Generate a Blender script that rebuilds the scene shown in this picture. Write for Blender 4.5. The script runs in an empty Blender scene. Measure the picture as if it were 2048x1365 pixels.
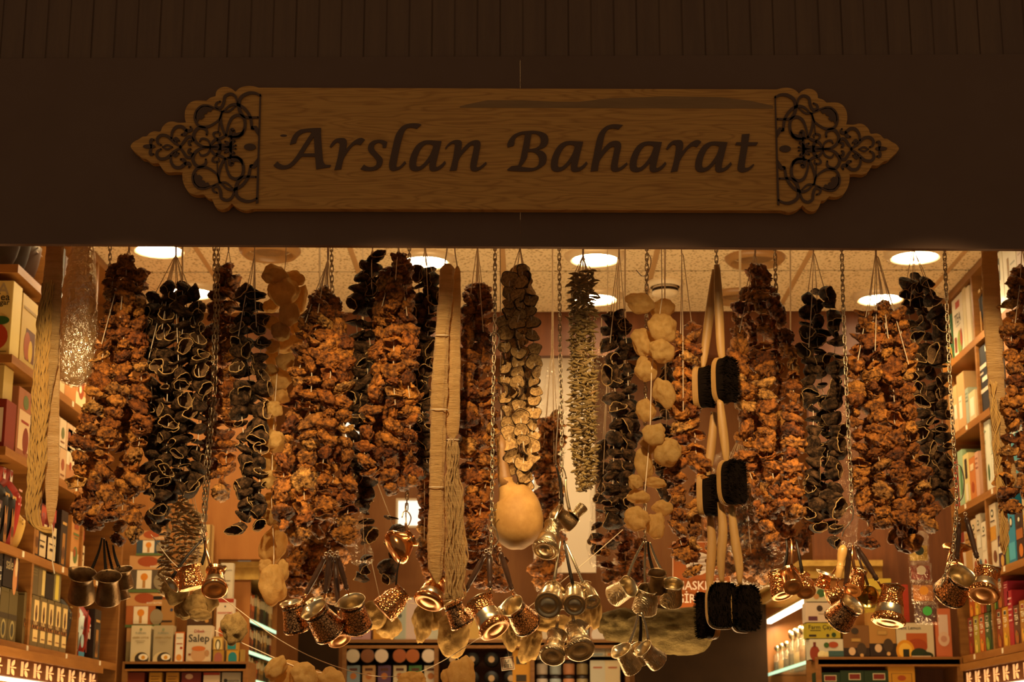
import bpy, math, random
import numpy as np
from mathutils import Vector, Matrix, Euler, noise
rnd = random.Random(7)
SC = bpy.context.scene
COL = SC.collection
PI = math.pi
# ------------------------------------------------------------------ camera
F = 3440.0; EYE = 1.3; PITCH = math.radians(13.45); YAW = math.radians(0.6)
cam_d = bpy.data.cameras.new('camera'); cam = bpy.data.objects.new('camera', cam_d); COL.objects.link(cam)
cam.location = (0, 0, EYE); cam.rotation_euler = (PI/2 + PITCH, 0, YAW)
cam_d.sensor_width = 36.0; cam_d.lens = F/2048*36.0; cam_d.clip_start = 0.05; cam_d.clip_end = 60
cam_d.dof.use_dof = True; cam_d.dof.focus_distance = 4.05; cam_d.dof.aperture_fstop = 8.0
SC.camera = cam
vs = SC.view_settings
vs.view_transform = 'Standard'; vs.look = 'None'; vs.gamma = 1.0; vs.exposure = 0.0; vs.use_curve_mapping = False

def ray(x, y):
    a = (x-1024)/F; b = (682.5-y)/F
    c, s = math.cos(PITCH), math.sin(PITCH)
    X, Y, Z = a, c-b*s, s+b*c
    cy, sy = math.cos(YAW), math.sin(YAW)
    return X*cy-Y*sy, X*sy+Y*cy, Z
def P(x, y, Y):                       # the point at distance Y (metres into the street/shop axis)
    d = ray(x, y); k = Y/d[1]
    return Vector((d[0]*k, Y, EYE+d[2]*k))
def PX(x, y, X):
    d = ray(x, y); k = X/d[0]
    return Vector((X, d[1]*k, EYE+d[2]*k))
def PXM(Y): return (Y*0.975+0.17)/F   # metres per pixel at distance Y

# ------------------------------------------------------------------ materials
MATS = {}
def srgb(h):
    if isinstance(h, str):
        h = [int(h[i:i+2], 16)/255 for i in (0, 2, 4)]
    return tuple(((c/12.92) if c <= 0.04045 else ((c+0.055)/1.055)**2.4) for c in h)
def mat(name, col, rough=0.6, metal=0.0, col2=None, nscale=8, ndetail=4, stretch=None, bump=0, bscale=40, btype='noise',
        emit=0, emit_col=None, spec=0.5, alpha=1, trans=0, hue=0, val=0, coat=0, ior=1.45, objrand=None, ramp=(0.35, 0.65), bdist=0.002, sheen=0, coords='Object', sss=0):
    if name in MATS: return MATS[name]
    m = bpy.data.materials.new(name); m.use_nodes = True
    nt = m.node_tree; N = nt.nodes; L = nt.links
    b = N['Principled BSDF']
    b.inputs['Roughness'].default_value = rough; b.inputs['Metallic'].default_value = metal
    b.inputs['Specular IOR Level'].default_value = spec; b.inputs['IOR'].default_value = ior
    b.inputs['Base Color'].default_value = (*col, 1)
    if trans: b.inputs['Transmission Weight'].default_value = trans
    if alpha < 1: b.inputs['Alpha'].default_value = alpha
    if coat: b.inputs['Coat Weight'].default_value = coat; b.inputs['Coat Roughness'].default_value = 0.08
    if sheen: b.inputs['Sheen Weight'].default_value = sheen
    if sss:
        b.inputs['Subsurface Weight'].default_value = sss; b.inputs['Subsurface Radius'].default_value = (0.02, 0.012, 0.005)
    if emit:
        b.inputs['Emission Color'].default_value = (*(emit_col or col), 1); b.inputs['Emission Strength'].default_value = emit
    tc = N.new('ShaderNodeTexCoord'); src = tc.outputs[coords]
    if stretch:
        mp = N.new('ShaderNodeMapping'); mp.inputs['Scale'].default_value = stretch; L.new(src, mp.inputs['Vector']); src = mp.outputs['Vector']
    out = None
    if col2 is not None:
        n = N.new('ShaderNodeTexNoise'); n.inputs['Scale'].default_value = nscale; n.inputs['Detail'].default_value = ndetail; n.inputs['Roughness'].default_value = 0.65
        L.new(src, n.inputs['Vector'])
        r = N.new('ShaderNodeValToRGB'); r.color_ramp.elements[0].position = ramp[0]; r.color_ramp.elements[1].position = ramp[1]
        r.color_ramp.elements[0].color = (*col, 1); r.color_ramp.elements[1].color = (*col2, 1)
        L.new(n.outputs['Fac'], r.inputs['Fac']); out = r.outputs['Color']
    if objrand is not None:           # every piece has its own hue between these
        oi = N.new('ShaderNodeObjectInfo'); rr = N.new('ShaderNodeValToRGB')
        els = rr.color_ramp.elements
        while len(els) < len(objrand): els.new(0.5)
        for i, c in enumerate(objrand):
            els[i].position = i/(len(objrand)-1); els[i].color = (*c, 1)
        L.new(oi.outputs['Random'], rr.inputs['Fac'])
        if out is None: out = rr.outputs['Color']
        else:
            mx = N.new('ShaderNodeMix'); mx.data_type = 'RGBA'; mx.blend_type = 'MULTIPLY'; mx.inputs['Factor'].default_value = 1
            L.new(out, mx.inputs['A']); L.new(rr.outputs['Color'], mx.inputs['B']); out = mx.outputs['Result']
    if out is not None: L.new(out, b.inputs['Base Color'])
    if bump:
        if btype == 'voronoi':
            t = N.new('ShaderNodeTexVoronoi'); t.inputs['Scale'].default_value = bscale; o = t.outputs['Distance']
        elif btype == 'wave':
            t = N.new('ShaderNodeTexWave'); t.inputs['Scale'].default_value = bscale; t.inputs['Distortion'].default_value = 6; t.inputs['Detail'].default_value = 3; t.bands_direction = 'DIAGONAL'; o = t.outputs['Fac']
        else:
            t = N.new('ShaderNodeTexNoise'); t.inputs['Scale'].default_value = bscale; t.inputs['Detail'].default_value = 6; t.inputs['Roughness'].default_value = 0.7; o = t.outputs['Fac']
        L.new(src, t.inputs['Vector'])
        bp = N.new('ShaderNodeBump'); bp.inputs['Strength'].default_value = bump; bp.inputs['Distance'].default_value = bdist
        L.new(o, bp.inputs['Height']); L.new(bp.outputs['Normal'], b.inputs['Normal'])
    MATS[name] = m
    return m
def glassy(name, col, rough=0.08, alpha=0.3, scale=110):       # clear film: mostly see-through, crinkled gloss on top
    if name in MATS: return MATS[name]
    m = bpy.data.materials.new(name); m.use_nodes = True; nt = m.node_tree; N = nt.nodes; L = nt.links
    for n in list(N): N.remove(n)
    o = N.new('ShaderNodeOutputMaterial'); mx = N.new('ShaderNodeMixShader'); t = N.new('ShaderNodeBsdfTransparent'); p = N.new('ShaderNodeBsdfGlossy')
    p.inputs['Color'].default_value = (*col, 1); p.inputs['Roughness'].default_value = rough
    tc = N.new('ShaderNodeTexCoord'); mp = N.new('ShaderNodeMapping'); mp.inputs['Scale'].default_value = (1, 1, .6); L.new(tc.outputs['Object'], mp.inputs['Vector'])
    tx = N.new('ShaderNodeTexNoise'); tx.inputs['Scale'].default_value = scale; tx.inputs['Detail'].default_value = 3; tx.inputs['Distortion'].default_value = 1.2
    L.new(mp.outputs['Vector'], tx.inputs['Vector']); bp = N.new('ShaderNodeBump'); bp.inputs['Strength'].default_value = 1.0; bp.inputs['Distance'].default_value = 0.012
    L.new(tx.outputs['Fac'], bp.inputs['Height']); L.new(bp.outputs['Normal'], p.inputs['Normal'])
    mx.inputs['Fac'].default_value = alpha
    L.new(t.outputs[0], mx.inputs[1]); L.new(p.outputs[0], mx.inputs[2]); L.new(mx.outputs[0], o.inputs['Surface'])
    MATS[name] = m
    return m
def thin(m, col, fac=.35):             # lets light through from behind (sponge, fibre)
    nt = m.node_tree; N = nt.nodes; L = nt.links; o = N['Material Output']; b = N['Principled BSDF']
    t = N.new('ShaderNodeBsdfTranslucent'); t.inputs['Color'].default_value = (*col, 1); mx = N.new('ShaderNodeMixShader'); mx.inputs['Fac'].default_value = fac
    L.new(b.outputs[0], mx.inputs[1]); L.new(t.outputs[0], mx.inputs[2]); L.new(mx.outputs[0], o.inputs['Surface']); return m
def flat(name_col, rough=0.55, coat=0.0):          # plain printed colour
    c = tuple(.92*v**1.22 for v in (srgb(name_col) if isinstance(name_col, str) else name_col))
    return mat('print_%s' % (name_col if isinstance(name_col, str) else '%02x%02x%02x' % tuple(int(255*v) for v in c)), c, rough, coat=coat)

# ------------------------------------------------------------------ mesh builder
class MB:
    def __init__(s): s.v = []; s.f = []; s.m = []
    def add(s, vs, fs, mi=0):
        k = len(s.v); s.v.extend([tuple(p) for p in vs])
        for f in fs: s.f.append(tuple(i+k for i in f)); s.m.append(mi)
        return s
    def box(s, lo, hi, mi=0, M=None):
        x0, y0, z0 = lo; x1, y1, z1 = hi
        vs = [(x0,y0,z0),(x1,y0,z0),(x1,y1,z0),(x0,y1,z0),(x0,y0,z1),(x1,y0,z1),(x1,y1,z1),(x0,y1,z1)]
        if M is not None: vs = [M @ Vector(p) for p in vs]
        return s.add(vs, [(0,3,2,1),(4,5,6,7),(0,1,5,4),(1,2,6,5),(2,3,7,6),(3,0,4,7)], mi)
    def tube(s, pts, r, n=6, mi=0, cap=True, flat=1.0):
        pts = [Vector(p) for p in pts]; k = len(pts)
        rs = r if isinstance(r, (list, tuple)) else [r]*k
        up = Vector((0, 1, 0.01)); vs = []; fs = []
        for i, p in enumerate(pts):
            t = (pts[min(i+1, k-1)]-pts[max(i-1, 0)])
            if t.length < 1e-9: t = Vector((0, 0, 1))
            t.normalize()
            a = t.cross(up)
            if a.length < 1e-3: a = t.cross(Vector((1, 0, 0)))
            a.normalize(); b = a.cross(t)
            for j in range(n):
                w = 2*PI*j/n
                vs.append(p + a*(rs[i]*math.cos(w)) + b*(rs[i]*flat*math.sin(w)))
        for i in range(k-1):
            for j in range(n):
                j2 = (j+1) % n
                fs.append((i*n+j, i*n+j2, (i+1)*n+j2, (i+1)*n+j))
        if cap and n > 2:
            fs.append(tuple(range(n-1, -1, -1))); fs.append(tuple((k-1)*n+j for j in range(n)))
        return s.add(vs, fs, mi)
    def lathe(s, prof, n=32, M=None, mi=0, rf=None):
        vs = []; fs = []; k = len(prof)
        for i, (r, z) in enumerate(prof):
            for j in range(n):
                w = 2*PI*j/n
                rr = r if rf is None else rf(r, z, w, i)
                vs.append(Vector((rr*math.cos(w), rr*math.sin(w), z)))
        if M is not None: vs = [M @ v for v in vs]
        for i in range(k-1):
            for j in range(n):
                j2 = (j+1) % n
                fs.append((i*n+j, i*n+j2, (i+1)*n+j2, (i+1)*n+j))
        return s.add(vs, fs, mi)
    def prism(s, poly, d, M=None, mi=0):           # polygon in xy, from z=0 to z=d
        n = len(poly)
        vs = [Vector((x, y, 0)) for x, y in poly]+[Vector((x, y, d)) for x, y in poly]
        if M is not None: vs = [M @ v for v in vs]
        fs = [tuple(range(n-1, -1, -1)), tuple(range(n, 2*n))]+[(i, (i+1) % n, n+(i+1) % n, n+i) for i in range(n)]
        return s.add(vs, fs, mi)
    def build(s, name, mats, parent=None, smooth=False, loc=None):
        return obj(name, mesh(name, s.v, s.f, mats, smooth, s.m), parent, loc)
def mesh(name, v, f, mats, smooth=False, mi=None):
    me = bpy.data.meshes.new(name); me.from_pydata([tuple(p) for p in v], [], f)
    for m in (mats if isinstance(mats, (list, tuple)) else [mats]): me.materials.append(m)
    if mi is not None and any(mi): me.polygons.foreach_set('material_index', mi)
    if smooth: me.polygons.foreach_set('use_smooth', [True]*len(me.polygons))
    me.update(); return me
def obj(name, me, parent=None, loc=None, M=None):
    o = bpy.data.objects.new(name, me); COL.objects.link(o)
    if parent is not None:
        o.parent = parent
        o.matrix_parent_inverse = Matrix.Translation(-parent.location)
    if loc is not None: o.location = loc
    if M is not None: o.matrix_basis = M
    return o
def thing(name, label, cat, loc=(0, 0, 0), group=None):
    o = bpy.data.objects.new(name, None); COL.objects.link(o); o.location = loc; o.empty_display_size = 0.05
    return tag(o, label, cat, group)
def tag(o, label, cat, group=None):
    o['label'] = label; o['category'] = cat
    if group: o['group'] = group
    return o
def struct(o): o['kind'] = 'structure'; return o
def stuff(o): o['kind'] = 'stuff'; return o
def catmull(pts, n=6, closed=False):
    out = []; k = len(pts); pts = [Vector(p) for p in pts]
    for i in range(k if closed else k-1):
        p1 = pts[i]; p2 = pts[(i+1) % k]
        p0 = pts[(i-1) % k] if (closed or i > 0) else p1+(p1-p2)
        p3 = pts[(i+2) % k] if (closed or i+2 < k) else p2+(p2-p1)
        for j in range(n):
            t = j/n
            out.append(0.5*((2*p1)+(p2-p0)*t+(2*p0-5*p1+4*p2-p3)*t*t+(3*p1-p0-3*p2+p3)*t**3))
    if not closed: out.append(pts[-1])
    return out
def corner_spline(pts, n=5):
    """closed outline; points with a third value are sharp corners, smooth between them"""
    cs = [i for i, p in enumerate(pts) if len(p) > 2]
    if not cs: return [tuple(p) for p in catmull([Vector((p[0], p[1])) for p in pts], n, True)]
    out = []
    for a, i in enumerate(cs):
        j = cs[(a+1) % len(cs)]
        seg = [pts[i]]; k = i
        while True:
            k = (k+1) % len(pts); seg.append(pts[k])
            if k == j: break
        c = catmull([Vector((p[0], p[1])) for p in seg], n)
        out += [tuple(p) for p in c[:-1]]
    return out
def shape(name, loops, d, m, parent, Y, bevel=0):
    """flat cut-out traced as loops of (X, Z) points, thickness d, standing in the plane Y"""
    cu = bpy.data.curves.new(name, 'CURVE'); cu.dimensions = '2D'; cu.fill_mode = 'BOTH'; cu.extrude = d/2
    for lp in loops:
        sp = cu.splines.new('POLY'); sp.points.add(len(lp)-1); sp.use_cyclic_u = True
        for q, p in zip(sp.points, lp): q.co = (p[0], p[1], 0, 1)
    return curve_obj(name, cu, m, parent, Matrix.Translation((0, Y, 0)) @ Matrix.Rotation(PI/2, 4, 'X'))
def curve_obj(name, cu, m, parent, M):
    t = bpy.data.objects.new('tmp', cu); COL.objects.link(t)
    dg = bpy.context.evaluated_depsgraph_get(); me = bpy.data.meshes.new_from_object(t.evaluated_get(dg))
    bpy.data.objects.remove(t); bpy.data.curves.remove(cu)
    me.transform(M); me.name = name; me.materials.clear(); me.materials.append(m)
    return obj(name, me, parent)
TXT = {}
def text_mesh(s, bold=0.0):
    k = (s, bold)
    if k not in TXT:
        cu = bpy.data.curves.new('txt', 'FONT'); cu.body = s; cu.align_x = 'CENTER'; cu.align_y = 'CENTER'; cu.size = 1.0; cu.resolution_u = 2; cu.offset = bold
        t = bpy.data.objects.new('tmp', cu); COL.objects.link(t)
        dg = bpy.context.evaluated_depsgraph_get(); me = bpy.data.meshes.new_from_object(t.evaluated_get(dg))
        bpy.data.objects.remove(t); bpy.data.curves.remove(cu)
        vs = [tuple(v.co) for v in me.vertices]; fs = [tuple(p.vertices) for p in me.polygons]
        xs = [v[0] for v in vs] or [0, 1]; w = max(xs)-min(xs); bpy.data.meshes.remove(me)
        TXT[k] = (vs, fs, w)
    return TXT[k]
def area(name, loc, rot, sx, sy, e, col=(1, .70, .38), spread=180):
    l = bpy.data.lights.new(name, 'AREA'); l.shape = 'RECTANGLE'; l.size = sx; l.size_y = sy; l.energy = e; l.color = col; l.spread = math.radians(spread)
    o = bpy.data.objects.new(name, l); COL.objects.link(o); o.location = loc; o.rotation_euler = rot; return o
def spot(name, loc, target, e, size, blend, col=(1, .72, .40), soft=.05):
    l = bpy.data.lights.new(name, 'SPOT'); l.energy = e; l.color = col; l.spot_size = math.radians(size); l.spot_blend = blend; l.shadow_soft_size = soft
    o = bpy.data.objects.new(name, l); COL.objects.link(o); o.location = loc
    o.rotation_euler = (Vector(target)-Vector(loc)).to_track_quat('-Z', 'Y').to_euler(); return o
# ------------------------------------------------------------------ the setting
CEIL = 3.167; XL = -1.66; XR = 1.75; YF = 3.80
M_fascia = mat('dark_painted_board', (0.205, 0.116, 0.072), 0.8, col2=(0.185, 0.102, 0.062), nscale=3, bump=0.15, bscale=60)
M_plank = mat('dark_plank', (0.185, 0.104, 0.062), 0.75, col2=(0.22, 0.125, 0.07), nscale=3, stretch=(12, 1, 1), bump=0.2, bscale=30)
b = MB()
zl, zr = 2.448, 2.418
b.add([(-3.2, YF, zl+.012), (-0.0206, YF, 2.4325), (-0.0206, YF, 2.902), (-3.2, YF, 2.902), (-3.2, YF+.018, zl+.012), (-0.0206, YF+.018, 2.4325), (-0.0206, YF+.018, 2.902), (-3.2, YF+.018, 2.902)],
      [(0,1,2,3),(5,4,7,6),(4,5,1,0),(3,2,6,7),(1,5,6,2),(4,0,3,7)])
b.add([(-0.0203, YF, 2.4325), (3.2, YF, zr-.012), (3.2, YF, 2.902), (-0.0203, YF, 2.902), (-0.0203, YF+.018, 2.4325), (3.2, YF+.018, zr-.012), (3.2, YF+.018, 2.902), (-0.0203, YF+.018, 2.902)],
      [(0,1,2,3),(5,4,7,6),(4,5,1,0),(3,2,6,7),(1,5,6,2),(4,0,3,7)])
struct(b.build('wall_front', [M_fascia]))
b = MB(); x = -3.2; i = 0
while x < 3.2:
    w = 0.054
    b.box((x+.002, YF+.004+(i % 3)*.001, 2.903), (x+w-.002, YF+.02, 3.6)); x += w; i += 1
b.box((-3.2, YF+.0075, 2.903), (3.2, YF+.03, 3.6))
struct(b.build('trim_1', [M_plank]))
# ceiling: 60 cm mineral tiles with dark joints and pinholes
def ceiling_mat():
    m = mat('ceiling_tile', srgb('e0c79c'), 0.9); nt = m.node_tree; N = nt.nodes; L = nt.links; bs = N['Principled BSDF']
    tc = N.new('ShaderNodeTexCoord'); v = N.new('ShaderNodeTexVoronoi'); v.inputs['Scale'].default_value = 70; L.new(tc.outputs['Object'], v.inputs['Vector'])
    n = N.new('ShaderNodeTexNoise'); n.inputs['Scale'].default_value = 45; n.inputs['Detail'].default_value = 3; L.new(tc.outputs['Object'], n.inputs['Vector'])
    a = N.new('ShaderNodeMath'); a.operation = 'SUBTRACT'; L.new(v.outputs['Distance'], a.inputs[0]); 
    a2 = N.new('ShaderNodeMath'); a2.operation = 'MULTIPLY'; a2.inputs[1].default_value = 0.55; L.new(n.outputs['Fac'], a2.inputs[0]); L.new(a2.outputs[0], a.inputs[1])
    r = N.new('ShaderNodeValToRGB'); r.color_ramp.elements[0].position = -0.0; r.color_ramp.elements[1].position = 0.08
    r.color_ramp.elements[0].color = (*srgb('a5875a'), 1); r.color_ramp.elements[1].color = (*srgb('e2caa0'), 1)
    L.new(a.outputs[0], r.inputs['Fac']); L.new(r.outputs['Color'], bs.inputs['Base Color']); return m
M_ceil = ceiling_mat(); M_grid = mat('ceiling_grid', srgb('b58d5c'), 0.6); M_gap = mat('ceiling_gap', (0.006, 0.004, 0.002), 0.95, spec=.05)
b = MB(); b.box((-2.3, 3.82, CEIL+.012), (2.4, 7.27, CEIL+.06), 1)
xs = [-2.3, -1.27, -.683, -.103, .49, 1.08, 1.67, 2.4]; ys = [3.82, 4.25, 4.84, 5.43, 6.02, 6.61, 7.27]
for i in range(len(xs)-1):
    for j in range(len(ys)-1):
        b.box((xs[i]+.011, ys[j]+.010, CEIL), (xs[i+1]-.011, ys[j+1]-.010, CEIL+.012), 0)
for x in xs[1:-1]: b.box((x-.0105, 3.82, CEIL+.002), (x+.0105, 7.27, CEIL+.013), 2)
struct(b.build('ceiling', [M_ceil, M_gap, M_grid]))
M_orange = mat('orange_panel', srgb('96602a'), 0.5, col2=srgb('88521e'), nscale=2.5, stretch=(6, 6, 1), bump=0.08, bscale=20)
M_brown = mat('brown_panel', srgb('6f3f1e'), 0.5, col2=srgb('5c3216'), nscale=3, stretch=(8, 8, 1), bump=0.1, bscale=20)
M_wood = mat('shelf_wood', srgb('8e5f2c'), 0.45, col2=srgb('794c20'), nscale=4, stretch=(1, 1, 14), bump=0.1, bscale=25)
M_woodh = mat('shelf_wood_flat', srgb('96632c'), 0.42, col2=srgb('83521f'), nscale=5, stretch=(1, 1, 9), bump=0.08, bscale=25)
M_dark = mat('dark_brown', (.030, .015, .0065), 0.85, spec=.08, col2=(.022, .011, .005), nscale=5)
M_floor = mat('floor_tile', srgb('8a7458'), 0.4, col2=srgb('746048'), nscale=2)
def sbox(name, lo, hi, m): return struct(MB().box(lo, hi).build(name, [m]))
sbox('floor', (-3.4, 0.4, -0.06), (3.4, 9.4, 0.0), M_floor)
sbox('wall_left', (XL-.42, 3.9, 0), (XL-.37, 7.39, CEIL+.05), M_orange)
sbox('wall_right', (XR+.37, 3.9, 0), (XR+.42, 7.45, CEIL+.05), M_orange)
struct(MB().box((XL-.37, 7.34, 0), (-1.33, 7.39, 2.10)).box((XL-.37, 7.34, 2.1005), (-1.11, 7.39, CEIL+.05)).build('wall_left_return', [M_orange]))
sbox('wall_right_return', (1.22, 7.40, 0), (XR+.37, 7.45, CEIL+.05), M_brown)
sbox('trim_2', (-1.15, 7.275, 2.975), (XR+.37, 7.33, CEIL+.05), M_brown)
sbox('wall_back', (-1.5, 9.25, 0), (1.6, 9.3, 3.5), M_orange)
sbox('wall_left_alcove', (-1.62, 7.39, 0), (-1.57, 9.25, 3.5), M_orange)
sbox('wall_right_alcove', (1.62, 7.45, 0), (1.67, 9.25, 3.5), M_orange)
sbox('ceiling_alcove', (-1.62, 7.33, 3.42), (1.67, 9.3, 3.47), M_orange)
# ------------------------------------------------------------------ ceiling fittings
M_lamp = mat('lamp_glow', (1, .8, .5), 0.5, emit=38, emit_col=(1.0, 0.76, 0.42))
M_rim = mat('lamp_rim', srgb('d8c09a'), 0.35, metal=0.1)
M_lens = mat('unlit_lens', srgb('7a5a38'), 0.3)
def downlight(x, y, lit, label, r=0.088):
    t = thing('downlight', label, 'ceiling light', (x, y, CEIL), 'lit downlights in the tiled ceiling' if lit else 'unlit downlights in the tiled ceiling')
    M = Matrix.Translation((x, y, CEIL))
    MB().lathe([(r+.030, 0), (r+.028, -.010), (r+.012, -.026), (r, -.022), (r-.004, 0.004)], 36, M).build('rim', [M_rim if lit else mat('unlit_rim', srgb('9c7446'), .4)], t, True)
    if lit:
        MB().lathe([(.0001, -.034), (r*.5, -.031), (r*.85, -.022), (r-.002, -.010)], 32, M).build('glowing_lens', [M_lamp], t, True)
        l = bpy.data.lights.new('downlight_beam', 'SPOT'); l.energy = 30; l.color = (1, .70, .31); l.spot_size = math.radians(150); l.spot_blend = 0.6; l.shadow_soft_size = 0.07
        o = bpy.data.objects.new('downlight_beam', l); COL.objects.link(o); o.location = (x, y, CEIL-.05); o.parent = t; o.matrix_parent_inverse = Matrix.Translation(-t.location)
    else:
        MB().lathe([(.0001, -.004), (r*.55, -.004), (r*.6, -.009), (r*.8, -.006), (r-.004, .002)], 32, M).build('unlit_lens', [M_lens], t, True)
for x, y, lit, lab in [(0.253, 6.38, 1, 'glaring round downlight above the pale green hanging okra strings'),
        (1.48, 6.36, 1, 'lit round downlight close to the right-hand shelves, nearer of two there'),
        (1.471, 6.99, 1, 'lit round downlight behind the fanned white strings of a red pepper bunch'),
        (-.404, 6.41, 1, 'lit round downlight half hidden by dark eggplant shells beside the pale fibre hanks'),
        (-1.40, 6.24, 1, 'lit round downlight at the ceiling edge above the leftmost pepper bunch'),
        (-1.40, 6.86, 1, 'lit round downlight seen between the leftmost pepper bunch and black eggplants'),
        (.275, 6.98, 1, 'lit round downlight behind the okra strings, farther from the street'),
        (-.404, 6.98, 1, 'lit round downlight farther back behind the pale fibre hanks'),
        (-.99, 6.30, 0, 'unlit round downlight above the sponge string'),
        (.875, 6.42, 0, 'unlit round downlight behind the white strings of a red pepper bunch'),
        (.875, 6.98, 0, 'unlit round ceiling fitting beside the brush handles, farther back')]:
    downlight(x, y, lit, lab)
for x, y in ((-1.55, 5.7), (-.95, 5.1), (-.4, 5.7), (.25, 5.1), (.87, 5.7), (1.5, 5.1), (-.4, 4.6), (.87, 4.6)):    # the same ceiling nearer the street, hidden by the fascia
    l = bpy.data.lights.new('hidden_downlight_beam', 'SPOT'); l.energy = 9; l.color = (1, .70, .31); l.spot_size = math.radians(140); l.spot_blend = 0.6; l.shadow_soft_size = 0.07
    o = bpy.data.objects.new('hidden_downlight_beam', l); COL.objects.link(o); o.location = (x, y, CEIL-.03)
sd = thing('smoke_detector', 'round cream smoke detector on the ceiling above the sponge string', 'smoke detector', (.554, 6.78, CEIL))
Mx = Matrix.Translation((.554, 6.78, CEIL))
MB().lathe([(.075, 0), (.075, -.016), (.06, -.022)], 32, Mx).lathe([(.05, -.022), (.055, -.05), (.035, -.058), (.0001, -.06)], 32, Mx).build('housing', [mat('cream_plastic', srgb('e6d2ae'), .4)], sd, True)
MB().lathe([(.0525, -.030), (.0545, -.042)], 32, Mx).build('sensor_slot', [M_dark], sd, True)
# ------------------------------------------------------------------ the shop sign
def sign_wood():
    m = mat('sign_wood', (.43, .215, .052), 0.5); nt = m.node_tree; N = nt.nodes; L = nt.links; bs = N['Principled BSDF']
    tc = N.new('ShaderNodeTexCoord'); mp = N.new('ShaderNodeMapping'); mp.inputs['Scale'].default_value = (1.1, 1, 10); L.new(tc.outputs['Object'], mp.inputs['Vector'])
    n0 = N.new('ShaderNodeTexNoise'); n0.inputs['Scale'].default_value = 2.6; n0.inputs['Detail'].default_value = 2; L.new(mp.outputs['Vector'], n0.inputs['Vector'])
    mu = N.new('ShaderNodeMath'); mu.operation = 'MULTIPLY'; mu.inputs[1].default_value = 26; L.new(n0.outputs['Fac'], mu.inputs[0])
    fr = N.new('ShaderNodeMath'); fr.operation = 'PINGPONG'; fr.inputs[1].default_value = 1.0; L.new(mu.outputs[0], fr.inputs[0])
    r = N.new('ShaderNodeValToRGB'); e = r.color_ramp.elements; e[0].position = 0; e[1].position = .55; e[0].color = (.66, .29, .055, 1); e[1].color = (.86, .41, .085, 1)
    L.new(fr.outputs[0], r.inputs['Fac'])
    mp2 = N.new('ShaderNodeMapping'); mp2.inputs['Scale'].default_value = (6, 1, 160); L.new(tc.outputs['Object'], mp2.inputs['Vector'])
    n1 = N.new('ShaderNodeTexNoise'); n1.inputs['Scale'].default_value = 2; n1.inputs['Detail'].default_value = 3; L.new(mp2.outputs['Vector'], n1.inputs['Vector'])
    r2 = N.new('ShaderNodeValToRGB'); r2.color_ramp.elements[0].position = .3; r2.color_ramp.elements[1].position = .62; r2.color_ramp.elements[0].color = (.78, .74, .7, 1); r2.color_ramp.elements[1].color = (1, 1, 1, 1)
    L.new(n1.outputs['Fac'], r2.inputs['Fac'])
    mx = N.new('ShaderNodeMix'); mx.data_type = 'RGBA'; mx.blend_type = 'MULTIPLY'; mx.inputs['Factor'].default_value = .8
    L.new(r.outputs['Color'], mx.inputs['A']); L.new(r2.outputs['Color'], mx.inputs['B']); L.new(mx.outputs['Result'], bs.inputs['Base Color']); return m
M_sign = sign_wood()
M_ink = mat('sign_dark', (.155, .086, .055), .85)
YS = 3.772
sign = thing('shop_sign', 'long carved wooden shop sign with scalloped ends and dark lettering on the fascia', 'sign', P(1030, 300, YS))
def XZ(x, y): p = P(x, y, YS); return (p.x, p.z)
Z5 = lambda x, y: (240+x/4.55, 150+y/4.55)
def mirr(p):                             # left ornament -> right ornament, in pixels
    s = 2059+12*(p[0]-262)/256
    return (s-p[0], p[1]+4.5-(p[0]-262)/256*1.0)
up = [(95,645),(122,608),(165,585),(205,560),(240,555),(270,525),(310,510),(365,512),(385,470),(430,430),(480,422),(530,432),(598,430,1),(588,380),(595,310),(630,255),(690,230),(785,232,1),(820,205),(868,190,1),(875,150),(905,118),(960,105),(1010,120),(1050,150,1),(1090,115),(1150,98),(1210,100),(1260,113,1)]
lo = [(1220,1215,1),(1140,1232),(1070,1210),(1015,1168,1),(970,1210),(915,1222),(870,1200),(845,1150),(835,1125,1),(800,1120),(760,1085,1),(690,1090),(620,1060),(575,980),(565,900),(572,885,1),(510,880),(440,885),(390,860),(350,800,1),(290,800),(240,765),(200,755),(160,720),(115,680)]
left = [(*Z5(p[0], p[1]), *p[2:]) for p in lo+up]
li = len(lo)
right = [(*mirr(p), *p[2:]) for p in left]
outline = left[li:]+list(reversed(right[li:]))+list(reversed(right[:li]))+left[:li]
lp = [XZ(*p[:2]) for p in corner_spline(outline, 4)]
board = shape('sign_board', [lp], .022, M_sign, sign, YS+.013)
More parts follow.
